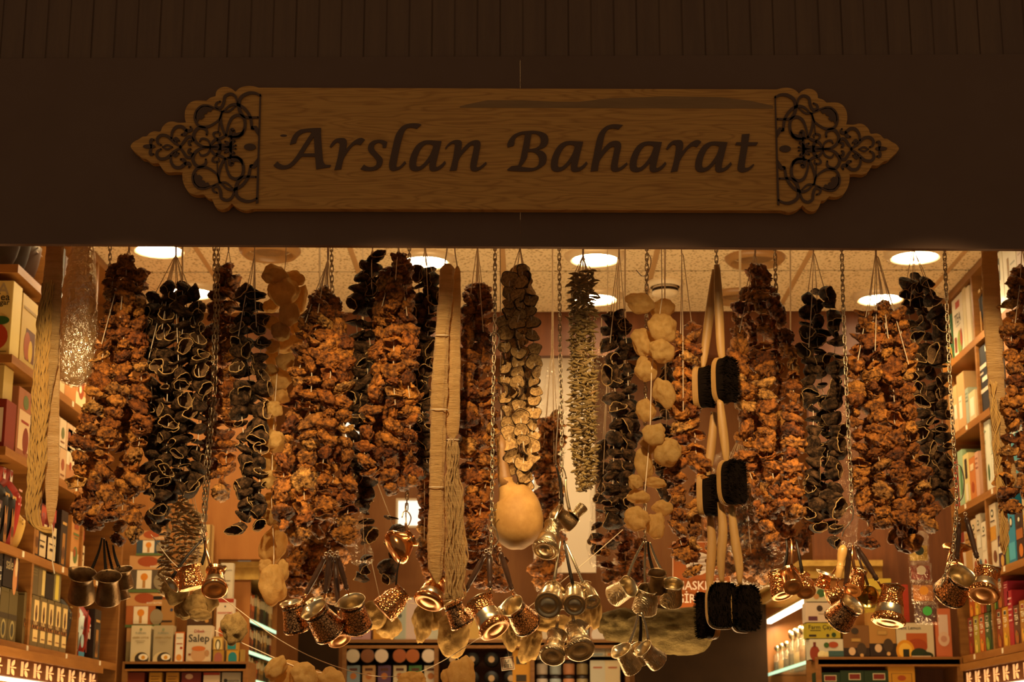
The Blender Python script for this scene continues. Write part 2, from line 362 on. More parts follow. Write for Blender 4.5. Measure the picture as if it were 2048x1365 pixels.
# lettering, traced letter by letter
LT = {
'A': [[(105,690,1),(155,640,1),(190,672),(240,688),(300,672),(370,600),(430,510),(500,400),(580,280,1),(540,273),(470,290),(420,325),(395,370),(385,410,1),(310,432,1),(325,375),(365,300),(430,250),(510,234),(610,226),(695,224,1),(697,330),(710,520),(722,630),(745,675),(780,682),(818,683,1),(808,712,1),(740,722),(635,738,1),(628,640),(622,580,1),(455,580,1),(400,640),(340,700),(270,733),(200,738),(145,722)], [(605,335,1),(618,540,1),(472,542,1)]],
'r': [[(820,470,1),(802,458,1),(835,400),(880,362),(930,350),(985,352),(1012,380),(1015,430),(1000,495,1),(1040,450),(1100,390),(1160,355),(1205,350),(1240,370,1),(1185,437,1),(1140,425),(1100,440),(1050,490),(985,590),(965,650),(945,735,1),(860,748,1),(880,680),(905,580),(922,480),(925,425),(905,402),(880,410),(850,440)]],
's': [[(1185,735,1),(1230,678,1),(1260,700),(1310,710),(1360,700),(1385,665),(1375,615),(1330,565),(1290,520),(1278,475),(1295,420),(1340,385),(1400,372),(1460,375),(1518,398,1),(1500,470,1),(1460,470,1),(1455,430),(1420,408),(1375,420),(1352,455),(1365,500),(1410,550),(1455,600),(1460,645),(1440,700),(1390,740),(1320,757),(1240,755)]],
'l': [[(1540,700),(1545,640),(1580,480),(1610,350),(1640,280),(1690,215),(1750,180),(1830,167),(1900,170),(1940,182,1),(1885,235,1),(1850,225),(1800,222),(1760,232),(1730,270),(1705,340),(1670,480),(1640,630),(1630,690),(1640,710),(1680,695),(1735,635,1),(1752,660,1),(1700,715),(1650,745),(1590,758),(1555,745)]],
'a': [[(240,650),(255,580),(290,500),(340,430),(410,388),(480,378),(560,382),(640,388,1),(625,450),(590,590),(572,670),(570,705),(595,705),(640,675),(680,632,1),(695,660,1),(650,715),(590,752),(530,762),(495,745),(487,700),(495,640,1),(460,680),(400,735),(330,760),(270,750),(242,710)], [(330,695),(325,660),(340,580),(380,490),(430,435),(475,425),(520,432),(537,445,1),(525,490),(495,560),(440,640),(390,690),(350,705)]],
'n': [[(690,492,1),(685,470,1),(730,415),(790,380),(840,373),(880,385),(892,420),(880,510,1),(930,450),(990,400),(1050,378),(1100,380),(1122,410),(1120,460),(1105,540),(1085,640),(1075,700),(1090,712),(1130,695),(1190,645,1),(1200,668,1),(1150,720),(1090,755),(1040,762),(1005,745),(995,700),(1005,630),(1030,520),(1040,455),(1030,435),(1000,445),(950,495),(890,560),(850,630),(840,690),(825,752,1),(740,755,1),(760,690),(785,580),(800,480),(805,430),(790,418),(760,425),(720,455)]],
'B': [[(95,465,1),(90,430),(115,370),(170,310),(250,275),(340,262),(430,260),(520,275),(580,310),(600,360),(595,410),(565,455),(520,480),(465,497,1),(530,515),(570,555),(580,610),(560,670),(500,720),(420,755),(340,765),(220,762),(95,752,1),(90,740,1),(145,698,1),(225,690,1),(250,620),(275,500),(300,370),(312,305,1),(270,305),(215,330),(185,370),(178,420),(165,448,1)], [(390,297,1),(440,297),(480,315),(500,350),(505,395),(490,440),(450,470),(400,483),(362,487,1),(375,400)], [(345,522,1),(400,522),(450,545),(480,590),(485,640),(470,690),(430,715),(380,720),(255,705,1),(300,650),(335,590)]],
'h': [[(1125,765,1),(1135,690),(1160,570),(1185,440),(1210,340),(1245,270),(1300,215),(1360,187),(1430,178),(1525,188,1),(1470,243,1),(1420,230),(1370,232),(1330,255),(1300,310),(1280,400),(1265,470),(1255,520,1),(1300,460),(1360,405),(1420,385),(1470,390),(1500,420),(1500,480),(1480,570),(1465,660),(1462,710),(1480,718),(1520,695),(1575,650,1),(1582,678,1),(1530,730),(1470,762),(1420,768),(1385,750),(1375,700),(1390,620),(1410,530),(1420,470),(1410,455),(1370,470),(1310,530),(1250,610),(1230,660),(1215,755,1)]],
't': [[(1795,297,1),(1700,305,1),(1690,402,1),(1630,402,1),(1615,437,1),(1690,440,1),(1670,560),(1650,680),(1645,730),(1665,765),(1710,777),(1770,760),(1830,715),(1852,680,1),(1840,672,1),(1790,710),(1745,720),(1735,700),(1745,620),(1775,445,1),(1880,440,1),(1900,402,1),(1780,402,1)]],
}
for ch, ox, dx, dy in (('A',530,0,0),('r',530,0,0),('s',530,0,0),('l',530,0,0),('a',780,0,0),('n',780,0,0),('B',1000,0,0),('a',1000,392,8),('h',1000,0,0),('a',1000,1370,12),('r',1210,-45,26),('a',1210,880,14),('t',1210,0,0)):
    loops = []
    for q in LT[ch]:
        loops.append([XZ(ox+(x+dx)/6.206, 220+(y+dy)/6.206) for x, y in corner_spline(q, 4)])
    shape('letter', loops, .003, M_ink, sign, YS+.0005)
# fretwork ends
def stroke(mb, pts, wd, spline=True):
    pts = [Vector(p) for p in pts]
    if spline and len(pts) > 2: pts = catmull(pts, 5)
    k = len(pts); Lf = []; Rt = []
    for i, p in enumerate(pts):
        t = pts[min(i+1, k-1)]-pts[max(i-1, 0)]
        t = t.normalized() if t.length > 1e-6 else Vector((1, 0))
        f = i/(k-1); h = wd/2*(0.62+0.38*min(1, 4*f, 4*(1-f)) + .25*math.sin(f*PI)*0.4)
        n = Vector((-t.y, t.x)); Lf.append(p+n*h); Rt.append(p-n*h)
    for i in range(k-1): mb.append([Lf[i], Lf[i+1], Rt[i+1], Rt[i]])
    mb.append([pts[0]+Vector((math.cos(a), math.sin(a)))*wd*.33 for a in np.linspace(0, 2*PI, 9)[:-1]])
    mb.append([pts[-1]+Vector((math.cos(a), math.sin(a)))*wd*.33 for a in np.linspace(0, 2*PI, 9)[:-1]])
S_half = [
 ([(1278,188),(1230,165),(1170,165),(1110,195),(1085,240),(1085,310),(1110,360),(1150,385),(1258,385)],25),
 ([(912,240),(880,255),(872,285),(895,300),(925,290),(945,245),(955,195),(1000,172),(1040,185),(1060,220),(1070,275)],22),
 ([(940,330),(1000,278),(1060,268),(1120,295),(1165,345),(1190,400),(1200,480),(1215,492)],22),
 ([(935,335),(870,305),(800,280),(740,285),(695,330),(682,390),(700,445),(740,470),(800,470),(860,440),(905,400),(930,340)],19),
 ([(925,335),(915,400),(930,480),(955,540),(990,560)],20), ([(930,332),(990,330),(1050,285)],15), ([(905,400),(893,520)],14),
 ([(965,545),(985,460),(1020,390),(1075,365),(1125,390),(1138,450),(1120,520),(1080,558),(1020,565)],23),
 ([(788,545),(790,510),(765,485),(720,480),(685,510),(668,560),(690,610),(740,645),(810,657)],24),
 ([(725,605),(740,582),(770,580),(805,600),(820,640)],16), ([(820,645),(860,595),(920,575),(970,548)],21),
 ([(890,582),(858,560),(850,532),(880,520),(910,530),(905,552)],15),
 ([(640,472),(650,495),(630,510),(600,500),(560,470),(510,475),(475,520),(468,575)],24), ([(605,500),(592,535),(560,545)],26),
 ([(375,638),(345,620),(340,580),(370,550),(420,552),(460,580),(500,620),(555,652)],22),
 ([(545,655),(580,610),(610,570),(640,562),(672,595)],22), ([(655,600),(630,605),(630,630),(645,638)],20), ([(540,600),(510,575),(495,590),(520,612)],20),
 ([(388,655),(430,637),(478,655)],13), ([(310,592),(285,590),(278,612),(284,650)],22),
 ([(820,655),(920,640),(990,655)],24), ([(1000,560),(1015,500),(1040,510)],28), ([(915,655),(905,610),(885,595)],24), ([(955,605),(985,625),(1000,655)],22), ([(1045,600),(1015,620),(1000,655)],22), ([(1055,640),(1005,650)],22), ([(1010,560),(1008,655)],34)]
P_half = [[(695,330),(740,287),(800,281),(848,302),(825,335),(800,330),(790,350),(762,358),(770,380),(740,405),(722,398),(705,430),(684,390)],
 [(1000,560),(1045,520),(1060,528),(1110,515),(1135,480),(1122,545),(1075,578),(1010,590)], [(1188,492),(1195,465),(1240,462),(1262,490),(1260,560),(1240,530),(1220,500)]]
def mirv(p): y2 = 1312-p[1]; return (p[0]-0.036*(y2-p[1]), y2)
polys = []
for pts, wd in S_half:
    stroke(polys, pts, wd*1.15); stroke(polys, [mirv(p) for p in pts], wd*1.15)
for q in P_half: polys.append(q); polys.append([mirv(p) for p in q])
polys.append([(1271,168),(1284,176),(1258,1165),(1236,1170)])
polys.append([(1182+55*math.cos(a), 655+31*math.sin(a)) for a in np.linspace(0, 2*PI, 25)[:-1]])
polys.append([(265+58*math.cos(a), 650+20*math.sin(a)) for a in np.linspace(0, 2*PI, 19)[:-1]])
for side in (0, 1):
    b = MB()
    for q in polys:
        pp = [Z5(p[0], p[1]) for p in q]
        if side: pp = [mirr(p) for p in pp]
        w_ = [P(p[0], p[1], YS-.0012) for p in pp]
        ar = sum(w_[i].x*w_[(i+1) % len(w_)].z-w_[(i+1) % len(w_)].x*w_[i].z for i in range(len(w_)))
        if ar < 0: w_.reverse()
        k = len(w_)
        b.add([tuple(p) for p in w_]+[(p.x, p.y+.0022, p.z) for p in w_], [tuple(range(k))]+[((i+1) % k, i, i+k, (i+1) % k+k) for i in range(k)])
    b.build('fretwork', [M_ink], sign)
shadow_outline = [(920,212),(945,206),(975,200),(1050,200),(1110,203),(1160,203),(1220,196),(1290,194),(1330,192),(1440,194),(1500,201),(1546,211),(1546,217),(920,215)]  # cast shadow painted on the board as a darker wood patch
shape('painted_shadow', [[XZ(*p) for p in shadow_outline]], .0006, mat('sign_shadow_tint', (.36, .19, .065), .55, col2=(.42, .22, .075), nscale=6, stretch=(2, 1, 20)), sign, YS+.0018)
shape('wood_knot', [[XZ(567+7*math.cos(a), 271+2.5*math.sin(a)) for a in np.linspace(0, 2*PI, 15)[:-1]]], .0006, M_ink, sign, YS+.0018)
# ------------------------------------------------------------------ dried vegetables: the pieces
def nz(p, s, o): return noise.noise(Vector((p[0]*s+o, p[1]*s+o*.7, p[2]*s-o)))
def ridg(p, s, o): return 1-abs(noise.noise(Vector((p[0]*s+o, p[1]*s-o, p[2]*s+o*.3))))*2
def cup(seed, nu, nv, r=1.0, h=1.1, lip=.12, lobes=4, crush=.25, wr=.10, open_=.55, zw=.18):
    """crumpled hollow cup, mouth towards +z; returns verts, faces, index of lip/inside faces"""
    q = random.Random(seed); o = seed*3.7
    prof = []
    na = int(nv*.6)
    for i in range(na):
        t = i/(na-1)
        rr = r*(math.sin(min(1, t*1.25+.04)*PI/2)**.7)*(1-.12*t+open_*.25*t*t); prof.append((rr, -h/2+h*t, 0))
    rt = prof[-1][0]
    for i in range(1, 4):
        a = PI*i/4; prof.append((rt-lip/2*(1-math.cos(a)), h/2+lip*.5*math.sin(a), 1))
    ri = prof[-1][0]
    for i in range(1, nv-na-2):
        t = i/(nv-na-3); prof.append((ri*(1-.55*t*t), h/2-h*.75*t, 2))
    ph = [q.random()*6.28 for _ in range(6)]; sq = 1-crush*q.random()*1.6; bx, by = q.uniform(-.35, .35), q.uniform(-.35, .35)
    vs = []; fs = []; kind = []
    for i, (rr, z, k) in enumerate(prof):
        tz = (z+h/2)/h
        for j in range(nu):
            w = 2*PI*j/nu
            f = 1+.16*tz*math.sin(lobes*w+ph[0])+.11*math.sin(2*w+ph[1])+.05*math.sin(7*w+ph[2]+tz*2)
            x, y = rr*f*math.cos(w), rr*f*math.sin(w)*sq
            zz = z+zw*tz*math.sin(2*w+ph[3])*r+zw*.5*tz*math.sin(3*w+ph[4])*r
            x += bx*zz*zz; y += by*zz*tz
            p = Vector((x, y, zz)); n = Vector((x, y, zz*.4)); n = n.normalized() if n.length > 1e-6 else Vector((0, 0, -1))
            d = wr*(ridg(p, 2.2, o)*.7+ridg(p*1.0, 5.5, o)*.4)+crush*.35*nz(p, 1.1, o)
            vs.append(p+n*d*(1 if k < 2 else .6))
    n_ = nu
    for i in range(len(prof)-1):
        for j in range(nu):
            j2 = (j+1) % nu; fs.append((i*n_+j, i*n_+j2, (i+1)*n_+j2, (i+1)*n_+j)); kind.append(max(prof[i][2], prof[i+1][2]))
    fs.append(tuple(range(nu-1, -1, -1))); kind.append(0)
    k = (len(prof)-1)*n_; fs.append(tuple(k+j for j in range(nu))); kind.append(2)
    return vs, fs, kind
import bmesh
def ico(n):
    bm = bmesh.new(); bmesh.ops.create_icosphere(bm, subdivisions=n, radius=1); bm.verts.ensure_lookup_table()
    v = [x.co.copy() for x in bm.verts]; f = [tuple(x.index for x in y.verts) for y in bm.faces]; bm.free(); return v, f
ICO = {n: ico(n) for n in (2, 3, 4, 5)}
def lump(seed, n=4, wr=.22, fold=.25, sx=1, sy=1, sz=.8):
    q = random.Random(seed); o = seed*5.1+2; v, f = ICO[n]; out = []
    for p in v:
        ph = math.atan2(p.y, p.x)+.9*nz(p, 1.3, o+4); kk = 3+seed % 3
        pl = abs(math.sin(kk*ph+1.6*p.z+1.2*nz(p, 2.0, o)))**.7*math.sqrt(max(0, 1-p.z*p.z))
        d = wr*(ridg(p, 1.5, o)*.5+pl*.9+ridg(p, 3.4, o)*.5+ridg(p, 8, o)*.22)-wr*.95+fold*nz(p, .9, o)
        c = p*(1+d)
        c = Vector((c.x*sx, c.y*sy, c.z*sz)); out.append(c)
    return out, f, None
def smooth_lump(seed, n=4, sx=1, sy=1, sz=1, amp=.22, pores=.03):
    o = seed*2.3+11; v, f = ICO[n]; out = []
    for p in v:
        d = amp*nz(p, 1.0, o)+amp*.55*nz(p, 2.1, o)+pores*nz(p, 7, o)
        c = p*(1+d); out.append(Vector((c.x*sx, c.y*sy, c.z*sz)))
    return out, f, None
def pair(name, col, rough, col2, ns, bs, bd, **kw):        # the same skin for single pieces (own coordinates) and for a joined mass (metres)
    far = {k: v for k, v in kw.items() if k != 'objrand'}
    one = mat(name, col, rough, col2=col2, nscale=ns, ndetail=6, bump=1.0, bscale=bs, bdist=bd, **kw)
    m = kw.get('objrand'); t = m[len(m)//2] if m else (1, 1, 1)
    c1 = tuple(x*y for x, y in zip(col, t)); c2 = tuple(x*y for x, y in zip(col2, t))
    return one, mat(name+'_mass', c1, rough, col2=c2, nscale=ns*48, ndetail=6, bump=1.0, bscale=bs*48, bdist=bd, **far)
M_pep, M_pep2 = pair('dried_pepper_skin', (.11, .065, .045), .42, (1.25, 1.08, .82), 1.6, 4.0, .0045, ramp=(.38, .66), spec=.45,
            objrand=[(.20, .062, .012), (.42, .155, .026), (.56, .24, .042), (.32, .10, .018), (.64, .31, .065), (.46, .165, .028), (.58, .26, .046), (.36, .135, .024), (.76, .45, .14)])
M_egg, M_egg2 = pair('dried_aubergine_skin', (.019, .0098, .0045), .55, (.19, .098, .044), 2.2, 5, .006, ramp=(.44, .74), spec=.16)
M_eggrim, M_eggrim2 = pair('dried_aubergine_rim', (.66, .42, .16), .7, (.42, .24, .08), 3, 8, .002)
M_eggin, M_eggin2 = pair('dried_aubergine_inside', (.22, .115, .042), .85, (.06, .03, .013), 2.5, 7, .003)
M_slice, M_slice2 = pair('dried_slice_flesh', (.66, .40, .14), .7, (.22, .11, .034), 3.6, 6, .003)
M_okra, M_okra2 = pair('dried_okra_pod', (.17, .098, .034), .6, (.37, .235, .09), 2, 5, .001, objrand=[(.75, .72, .7), (1, 1, .95), (.88, .9, .7), (1.15, 1.0, .8)])
M_thread = mat('white_thread', (.72, .58, .40), .8)
PEP = []; PEPL = []
for i in range(18):
    if i % 3 == 2: v, f, k = cup(40+i, 40, 24, 1.0, rnd.uniform(.7, 1.15), .2, rnd.choice([3, 4, 5]), .45, .26, .4, .15)
    else: v, f, k = lump(60+i, 4, rnd.uniform(.36, .5), rnd.uniform(.35, .6), rnd.uniform(.95, 1.25), rnd.uniform(.75, 1.0), rnd.uniform(.55, .8))
    PEP.append(mesh('dried_pepper_%d' % i, v, f, M_pep, True)); 
    if i % 3 == 2: v, f, k = cup(40+i, 20, 14, 1.0, .9, .16, 4, .38, .17, .5)
    else: v, f, k = lump(60+i, 3, .3, .4, 1.1, .85, .7)
    PEPL.append((np.array([tuple(p) for p in v]), f, None))
EGG = []; EGGL = []
for i in range(16):
    h = rnd.uniform(1.1, 1.9)
    v, f, k = cup(140+i, 36, 20, .8, h, .085, rnd.choice([2, 2, 3]), .55, .10, .35, .07)
    EGG.append(mesh('aubergine_shell_%d' % i, v, f, [M_egg, M_eggrim, M_eggin], True, k))
    v, f, k = cup(140+i, 20, 13, .8, h, .085, 3, .55, .10, .35, .07)
    EGGL.append((np.array([tuple(p) for p in v]), f, k))
def slice_(seed):
    q = random.Random(seed); nu = 28; vs = []; fs = []; k = []
    prof = [(.0, .10), (.45, .10), (.86, .09), (1.0, .17), (1.08, .06), (1.06, -.08), (.98, -.17), (.85, -.1), (.4, -.1), (.0, -.1)]
    ph = [q.random()*6.28 for _ in range(4)]
    for i, (r, z) in enumerate(prof):
        for j in range(nu):
            w = 2*PI*j/nu; f = 1+.07*math.sin(3*w+ph[0])+.05*math.sin(5*w+ph[1])
            x, y = r*f*math.cos(w), r*f*math.sin(w)*.9
            zz = z+.22*(x*x-y*y)*math.cos(ph[2])+.16*math.sin(2*w+ph[3])*r+.06*nz((x, y, z), 5, seed)
            vs.append((x, y, zz))
    for i in range(len(prof)-1):
        for j in range(nu):
            fs.append((i*nu+j, i*nu+(j+1) % nu, (i+1)*nu+(j+1) % nu, (i+1)*nu+j)); k.append(1 if 2 < i < 6 else 0)
    return vs, fs, k
SLI = []; SLIL = []
for i in range(10):
    v, f, k = slice_(300+i); SLI.append(mesh('dried_slice_%d' % i, v, f, [M_slice, M_egg], True, k)); SLIL.append((np.array(v), f, k))
def okra(seed):
    q = random.Random(seed); b = MB(); n = 7; pts = []; rs = []
    bend = q.uniform(-.25, .25)
    for i in range(n):
        t = i/(n-1); pts.append((t*2-1, bend*math.sin(t*PI), .1*math.sin(t*5+seed)))
        rs.append([.13, .26, .30, .27, .2, .13, .03][i]*(1+q.uniform(-.12, .12)))
    b.tube(pts, rs, 6); b.tube([(-1, 0, 0), (-1.18, 0, .02)], [.09, .07], 5)
    return b.v, b.f, None
OKR = []; OKRL = []
for i in range(10):
    v, f, k = okra(400+i); OKR.append(mesh('dried_okra_%d' % i, v, f, M_okra, True)); OKRL.append((np.array([tuple(p) for p in v]), f, None))
KIND = {'pep': ('dried_pepper', PEP, PEPL, [M_pep2]), 'egg': ('aubergine_shell', EGG, EGGL, [M_egg2, M_eggrim2, M_eggin2]),
        'sli': ('dried_slice', SLI, SLIL, [M_slice2, M_egg2]), 'okr': ('okra_pod', OKR, OKRL, [M_okra2])}
def interp(rows, y):
    if y <= rows[0][0]: return rows[0][1], rows[0][2]
    for a, b in zip(rows, rows[1:]):
        if y <= b[0]:
            t = (y-a[0])/(b[0]-a[0]); return a[1]+(b[1]-a[1])*t, a[2]+(b[2]-a[2])*t
    return rows[-1][1], rows[-1][2]
def garland(name, label, kind, rows, Y, top, pitch=23.5, size=16.5, strand=37, deep=.05, group=None, seed=1, most=100, ends=60, fan=6, cat=None, back=True):
    """a bunch of strings of dried vegetables: rows = silhouette (y, left, right) in the photograph, built at distance Y and with real depth"""
    q = random.Random(seed); pn, HI, LO, mats = KIND[kind]
    g = thing(name, label, cat or 'garland', P(top[0], top[1], Y), group)
    k = PXM(Y); y0, y1 = rows[0][0], rows[-1][0]
    wmax = max(r[2]-r[1] for r in rows)
    nf = max(2, round((wmax-size)/strand)); strands = []
    for i in range(nf): strands.append((i/(nf-1)*2-1 if nf > 1 else 0, -1))
    if back:
        for i in range(max(1, nf-1)): strands.append(((i+.5)/max(1, nf-1)*2-1, 1))
    pieces = []; th = MB()
    for si, (u, side) in enumerate(strands):
        ya = y0+q.uniform(0, 26)+(14 if side > 0 else 0)+(abs(u)**2)*q.uniform(0, 30); yb = y1-q.uniform(0, ends)-(10 if side > 0 else 0)
        ph, ph2 = q.random()*6.28, q.random()*6.28
        y = ya; path = []
        while y < yb:
            xl, xr = interp(rows, y); c = (xl+xr)/2; hw = max(3, (xr-xl)/2-size*.78)
            x = c+u*hw+4*math.sin(y/60+ph)+q.uniform(-3, 3)
            dd = deep*math.sqrt(max(.15, 1-.75*u*u))*(1 if side > 0 else -1)
            if hw < 8: dd *= .4
            p = P(x, y, Y+dd*(.6+.4*min(1, hw/40)))
            path.append(p); pieces.append((p, side, u, q.uniform(.80, 1.22))); y += pitch*q.uniform(.8, 1.25)
        if len(path) > 1:
            knot = P(top[0]+q.uniform(-1.5, 1.5), top[1], Y)
            dip = P(top[0]+(px_x(path[0])-top[0])*.12, top[1]+fan, Y)
            th.tube([knot, dip]+path, .0011, 4, cap=False)
            if side < 0 and kind in ('pep', 'egg') and len(path) > 6 and q.random() < .6:
                j = q.randrange(2, 7); e_ = path[j]+Vector((0, -.026, 0)); th.tube([knot, knot.lerp(e_, .45)+Vector((0, -.012, 0)), e_], .0010, 4, cap=False)
            th.tube([knot, P(top[0]+q.uniform(-2, 2), 440, Y)], .0012, 4, cap=False)
    th.build('thread', [M_thread], g)
    pieces.sort(key=lambda a: (a[1], abs(a[2])*.2+q.random()*.6))
    vs = []; fs = []; ms = []; n = 0
    for i, (p, side, u, s) in enumerate(pieces):
        s *= size*k
        e = orient(kind, q, u, side)
        vi = q.randrange(len(HI))
        if i < most:
            o = bpy.data.objects.new(pn, HI[vi]); COL.objects.link(o); o.parent = g
            o.location = p-g.location; o.rotation_euler = e; o.scale = (s, s, s)
        else:
            v, f, kk = LO[vi]; R = np.array(e.to_matrix())
            w_ = (v*s) @ R.T + np.array(p)
            vs.append(w_); fs += [tuple(a+n for a in t) for t in f]; n += len(v); ms += (kk if kk else [0]*len(f))
    if vs:
        me = bpy.data.meshes.new(pn+'_mass'); me.from_pydata(np.concatenate(vs).tolist(), [], fs)
        for m in mats: me.materials.append(m)
        if any(ms): me.polygons.foreach_set('material_index', ms)
        me.polygons.foreach_set('use_smooth', [True]*len(me.polygons))
        stuff(obj('further_'+pn, me, g))
    return g
def px_x(p):
    X, Yv, Z = p[0], p[1], p[2]-EYE; cy, sy = math.cos(YAW), math.sin(YAW); a = X*cy+Yv*sy; b_ = -X*sy+Yv*cy
    return 1024+F*a/(b_*math.cos(PITCH)+Z*math.sin(PITCH))
def orient(kind, q, u, side):
    if kind == 'pep':
        return Euler((PI/2+q.uniform(-.9, .9), q.uniform(-.5, .5), u*.9*(-side)+q.uniform(-.9, .9)), 'XYZ') if q.random() < .55 else Euler((q.uniform(-.7, .7), q.uniform(-.7, .7), q.uniform(0, 6.28)))
    if kind == 'egg':    # mouths look outwards, some at the viewer, some down or sideways
        r = q.random()
        if r < .34: return Euler((PI/2+q.uniform(-.55, .75), q.uniform(-.3, .3), u*.8*(-side)+q.uniform(-.8, .8)))
        return Euler((q.choice([-1, 1])*q.uniform(1.0, 2.4), q.uniform(-.5, .5), q.uniform(-2.4, 2.4)))
    if kind == 'sli':
        return Euler((PI/2+q.uniform(-.5, .5), 0, q.gauss(0, .45) if q.random() < .7 else q.uniform(-1.5, 1.5)))
    return Euler((q.uniform(-.5, .5), q.uniform(-.45, .45), q.uniform(-1.2, 1.2)+(PI if q.random() < .5 else 0)+u*.8))
RP = 'red pepper bunches'; AB = 'aubergine bunches'
garland('pepper_garland', 'bunch of rust-red dried peppers hanging beside the film-wrapped hank, first of the row', 'pep', [(515,238,282),(545,216,290),(600,206,290),(680,196,290),(760,186,290),(850,164,290),(950,145,287),(1050,140,284),(1108,150,275)], 4.06, (258, 500), seed=11, ends=60)
garland('aubergine_garland', 'bunch of black dried aubergine shells next to the leftmost pepper bunch', 'egg', [(560,318,392),(600,292,405),(680,284,414),(800,282,412),(900,286,406),(980,290,398),(1064,288,352)], 4.12, (352, 512), pitch=23, size=20, strand=27, seed=12, ends=90)
garland('pepper_garland', 'narrow dark bunch of dried peppers between two black aubergine bunches', 'pep', [(520,440,470),(570,424,482),(650,410,476),(750,404,476),(850,402,468),(930,398,470),(990,420,456)], 4.2, (457, 500), seed=13, ends=50, deep=.03)
garland('aubergine_garland', 'slim bunch of dark aubergine shells just before the tall sponge string', 'egg', [(570,494,520),(600,480,528),(680,466,532),(780,466,536),(880,468,540),(940,476,538),(1000,476,534),(1078,464,532)], 4.08, (510, 512), pitch=23, size=20, strand=25, seed=14, ends=30, deep=.035)
garland('pepper_garland', 'broad bunch of orange-red dried peppers hanging above dark wooden pot handles', 'pep', [(578,640,668),(620,618,674),(660,600,692),(720,586,702),(800,574,700),(900,562,702),(980,556,704),(1040,556,704),(1100,564,700)], 4.04, (656, 520), seed=15, ends=60)
garland('aubergine_garland', 'ragged string of black aubergine shells right of the broad orange-red pepper bunch', 'egg', [(508,736,764),(560,706,768),(640,696,762),(720,698,752),(800,696,748),(900,694,762),(980,700,754),(1020,708,734)], 4.14, (745, 497), pitch=23, size=20, strand=25, seed=16, ends=30, deep=.035)
garland('pepper_garland', 'brown-red dried pepper bunch left of the pale tied fibre hanks', 'pep', [(512,784,818),(560,768,824),(620,752,824),(700,744,828),(800,734,834),(900,718,838),(960,732,834),(1010,752,814)], 4.06, (797, 497), seed=17, ends=50)
garland('aubergine_garland', 'thin string of dark aubergine shells pressed against the tied fibre hanks', 'egg', [(525,826,880),(600,828,878),(700,820,868),(800,816,862),(900,818,862),(975,836,870)], 4.2, (850, 500), pitch=23, size=20, strand=25, seed=18, ends=30, deep=.035)
garland('pepper_garland', 'rust pepper bunch between the tied fibre hanks and the sliced aubergine strings', 'pep', [(560,942,972),(585,922,984),(640,920,986),(720,922,988),(800,924,988),(900,924,992),(980,928,986),(1060,930,974),(1120,936,970)], 4.16, (955, 497), seed=19, ends=60, deep=.035)
garland('slice_garland', 'strings of round dried aubergine slices with pale faces and dark rims', 'sli', [(515,1022,1066),(560,1004,1072),(620,1004,1074),(700,1002,1076),(800,998,1080),(880,1002,1080),(930,1012,1076),(980,1030,1062)], 4.05, (1040, 497), pitch=22, size=15.5, strand=22, seed=20, ends=40, deep=.035, cat='garland')
garland('okra_garland', 'dense grey-green bundle of threaded dried okra pods under the glaring downlight', 'okr', [(524,1150,1182),(545,1140,1190),(620,1132,1192),(700,1134,1194),(800,1138,1198),(900,1140,1195),(960,1146,1192),(1005,1152,1176)], 4.05, (1166, 510), pitch=6.0, size=10.5, strand=9.5, seed=21, ends=40, deep=.03)
garland('aubergine_garland', 'black aubergine shells with open tan mouths beside the pale sponge string near the brushes', 'egg', [(612,1216,1258),(660,1206,1266),(720,1210,1272),(800,1214,1272),(900,1208,1278),(980,1212,1272),(1060,1216,1268)], 4.16, (1238, 510), pitch=23, size=20, strand=29, seed=22, ends=40, deep=.04)
garland('pepper_garland', 'pair of thin pepper strings hanging in front of the orange mask notice', 'pep', [(632,1356,1396),(700,1348,1400),(760,1346,1396),(850,1346,1402),(950,1340,1412),(1000,1346,1396),(1070,1344,1402),(1155,1366,1400)], 4.08, (1364, 505), seed=23, ends=30, deep=.02, pitch=26, size=18, back=False)
garland('pepper_garland', 'large russet pepper bunch directly behind the long brush handles', 'pep', [(545,1496,1530),(580,1480,1548),(640,1464,1576),(720,1466,1592),(800,1474,1596),(900,1476,1602),(960,1490,1602),(1030,1516,1602),(1095,1535,1592)], 4.1, (1510, 505), seed=24, ends=90)
garland('aubergine_garland', 'black aubergine bunch between two large russet pepper bunches near the shelves', 'egg', [(560,1608,1656),(620,1598,1678),(700,1596,1682),(800,1604,1690),(900,1614,1692),(980,1614,1684),(1060,1618,1682),(1105,1628,1672)], 4.1, (1627, 505), pitch=23, size=20, strand=27, seed=25, ends=40)
garland('pepper_garland', 'golden-brown pepper bunch on many fanned white strings over a lit downlight', 'pep', [(608,1728,1792),(650,1712,1812),(720,1702,1826),(800,1702,1832),(900,1704,1834),(980,1708,1860),(1040,1716,1866),(1120,1735,1850)], 4.04, (1752, 512), seed=26, ends=70, fan=3)
garland('aubergine_garland', 'dark aubergine bunch with an angular top nearest the right-hand shelves', 'egg', [(530,1800,1856),(580,1798,1876),(650,1808,1892),(740,1818,1896),(850,1828,1902),(900,1838,1908),(960,1856,1906),(1030,1868,1904)], 4.14, (1826, 497), pitch=23, size=20, strand=27, seed=27, ends=40)
garland('pepper_garland', 'deep red pepper bunch cut off by the frame beyond the long fibre strip', 'pep', [(540,2034,2066),(600,2016,2080),(700,2010,2085),(850,2010,2090),(960,2004,2090),(1060,2012,2090)], 4.0, (2044, 497), seed=28, ends=40)
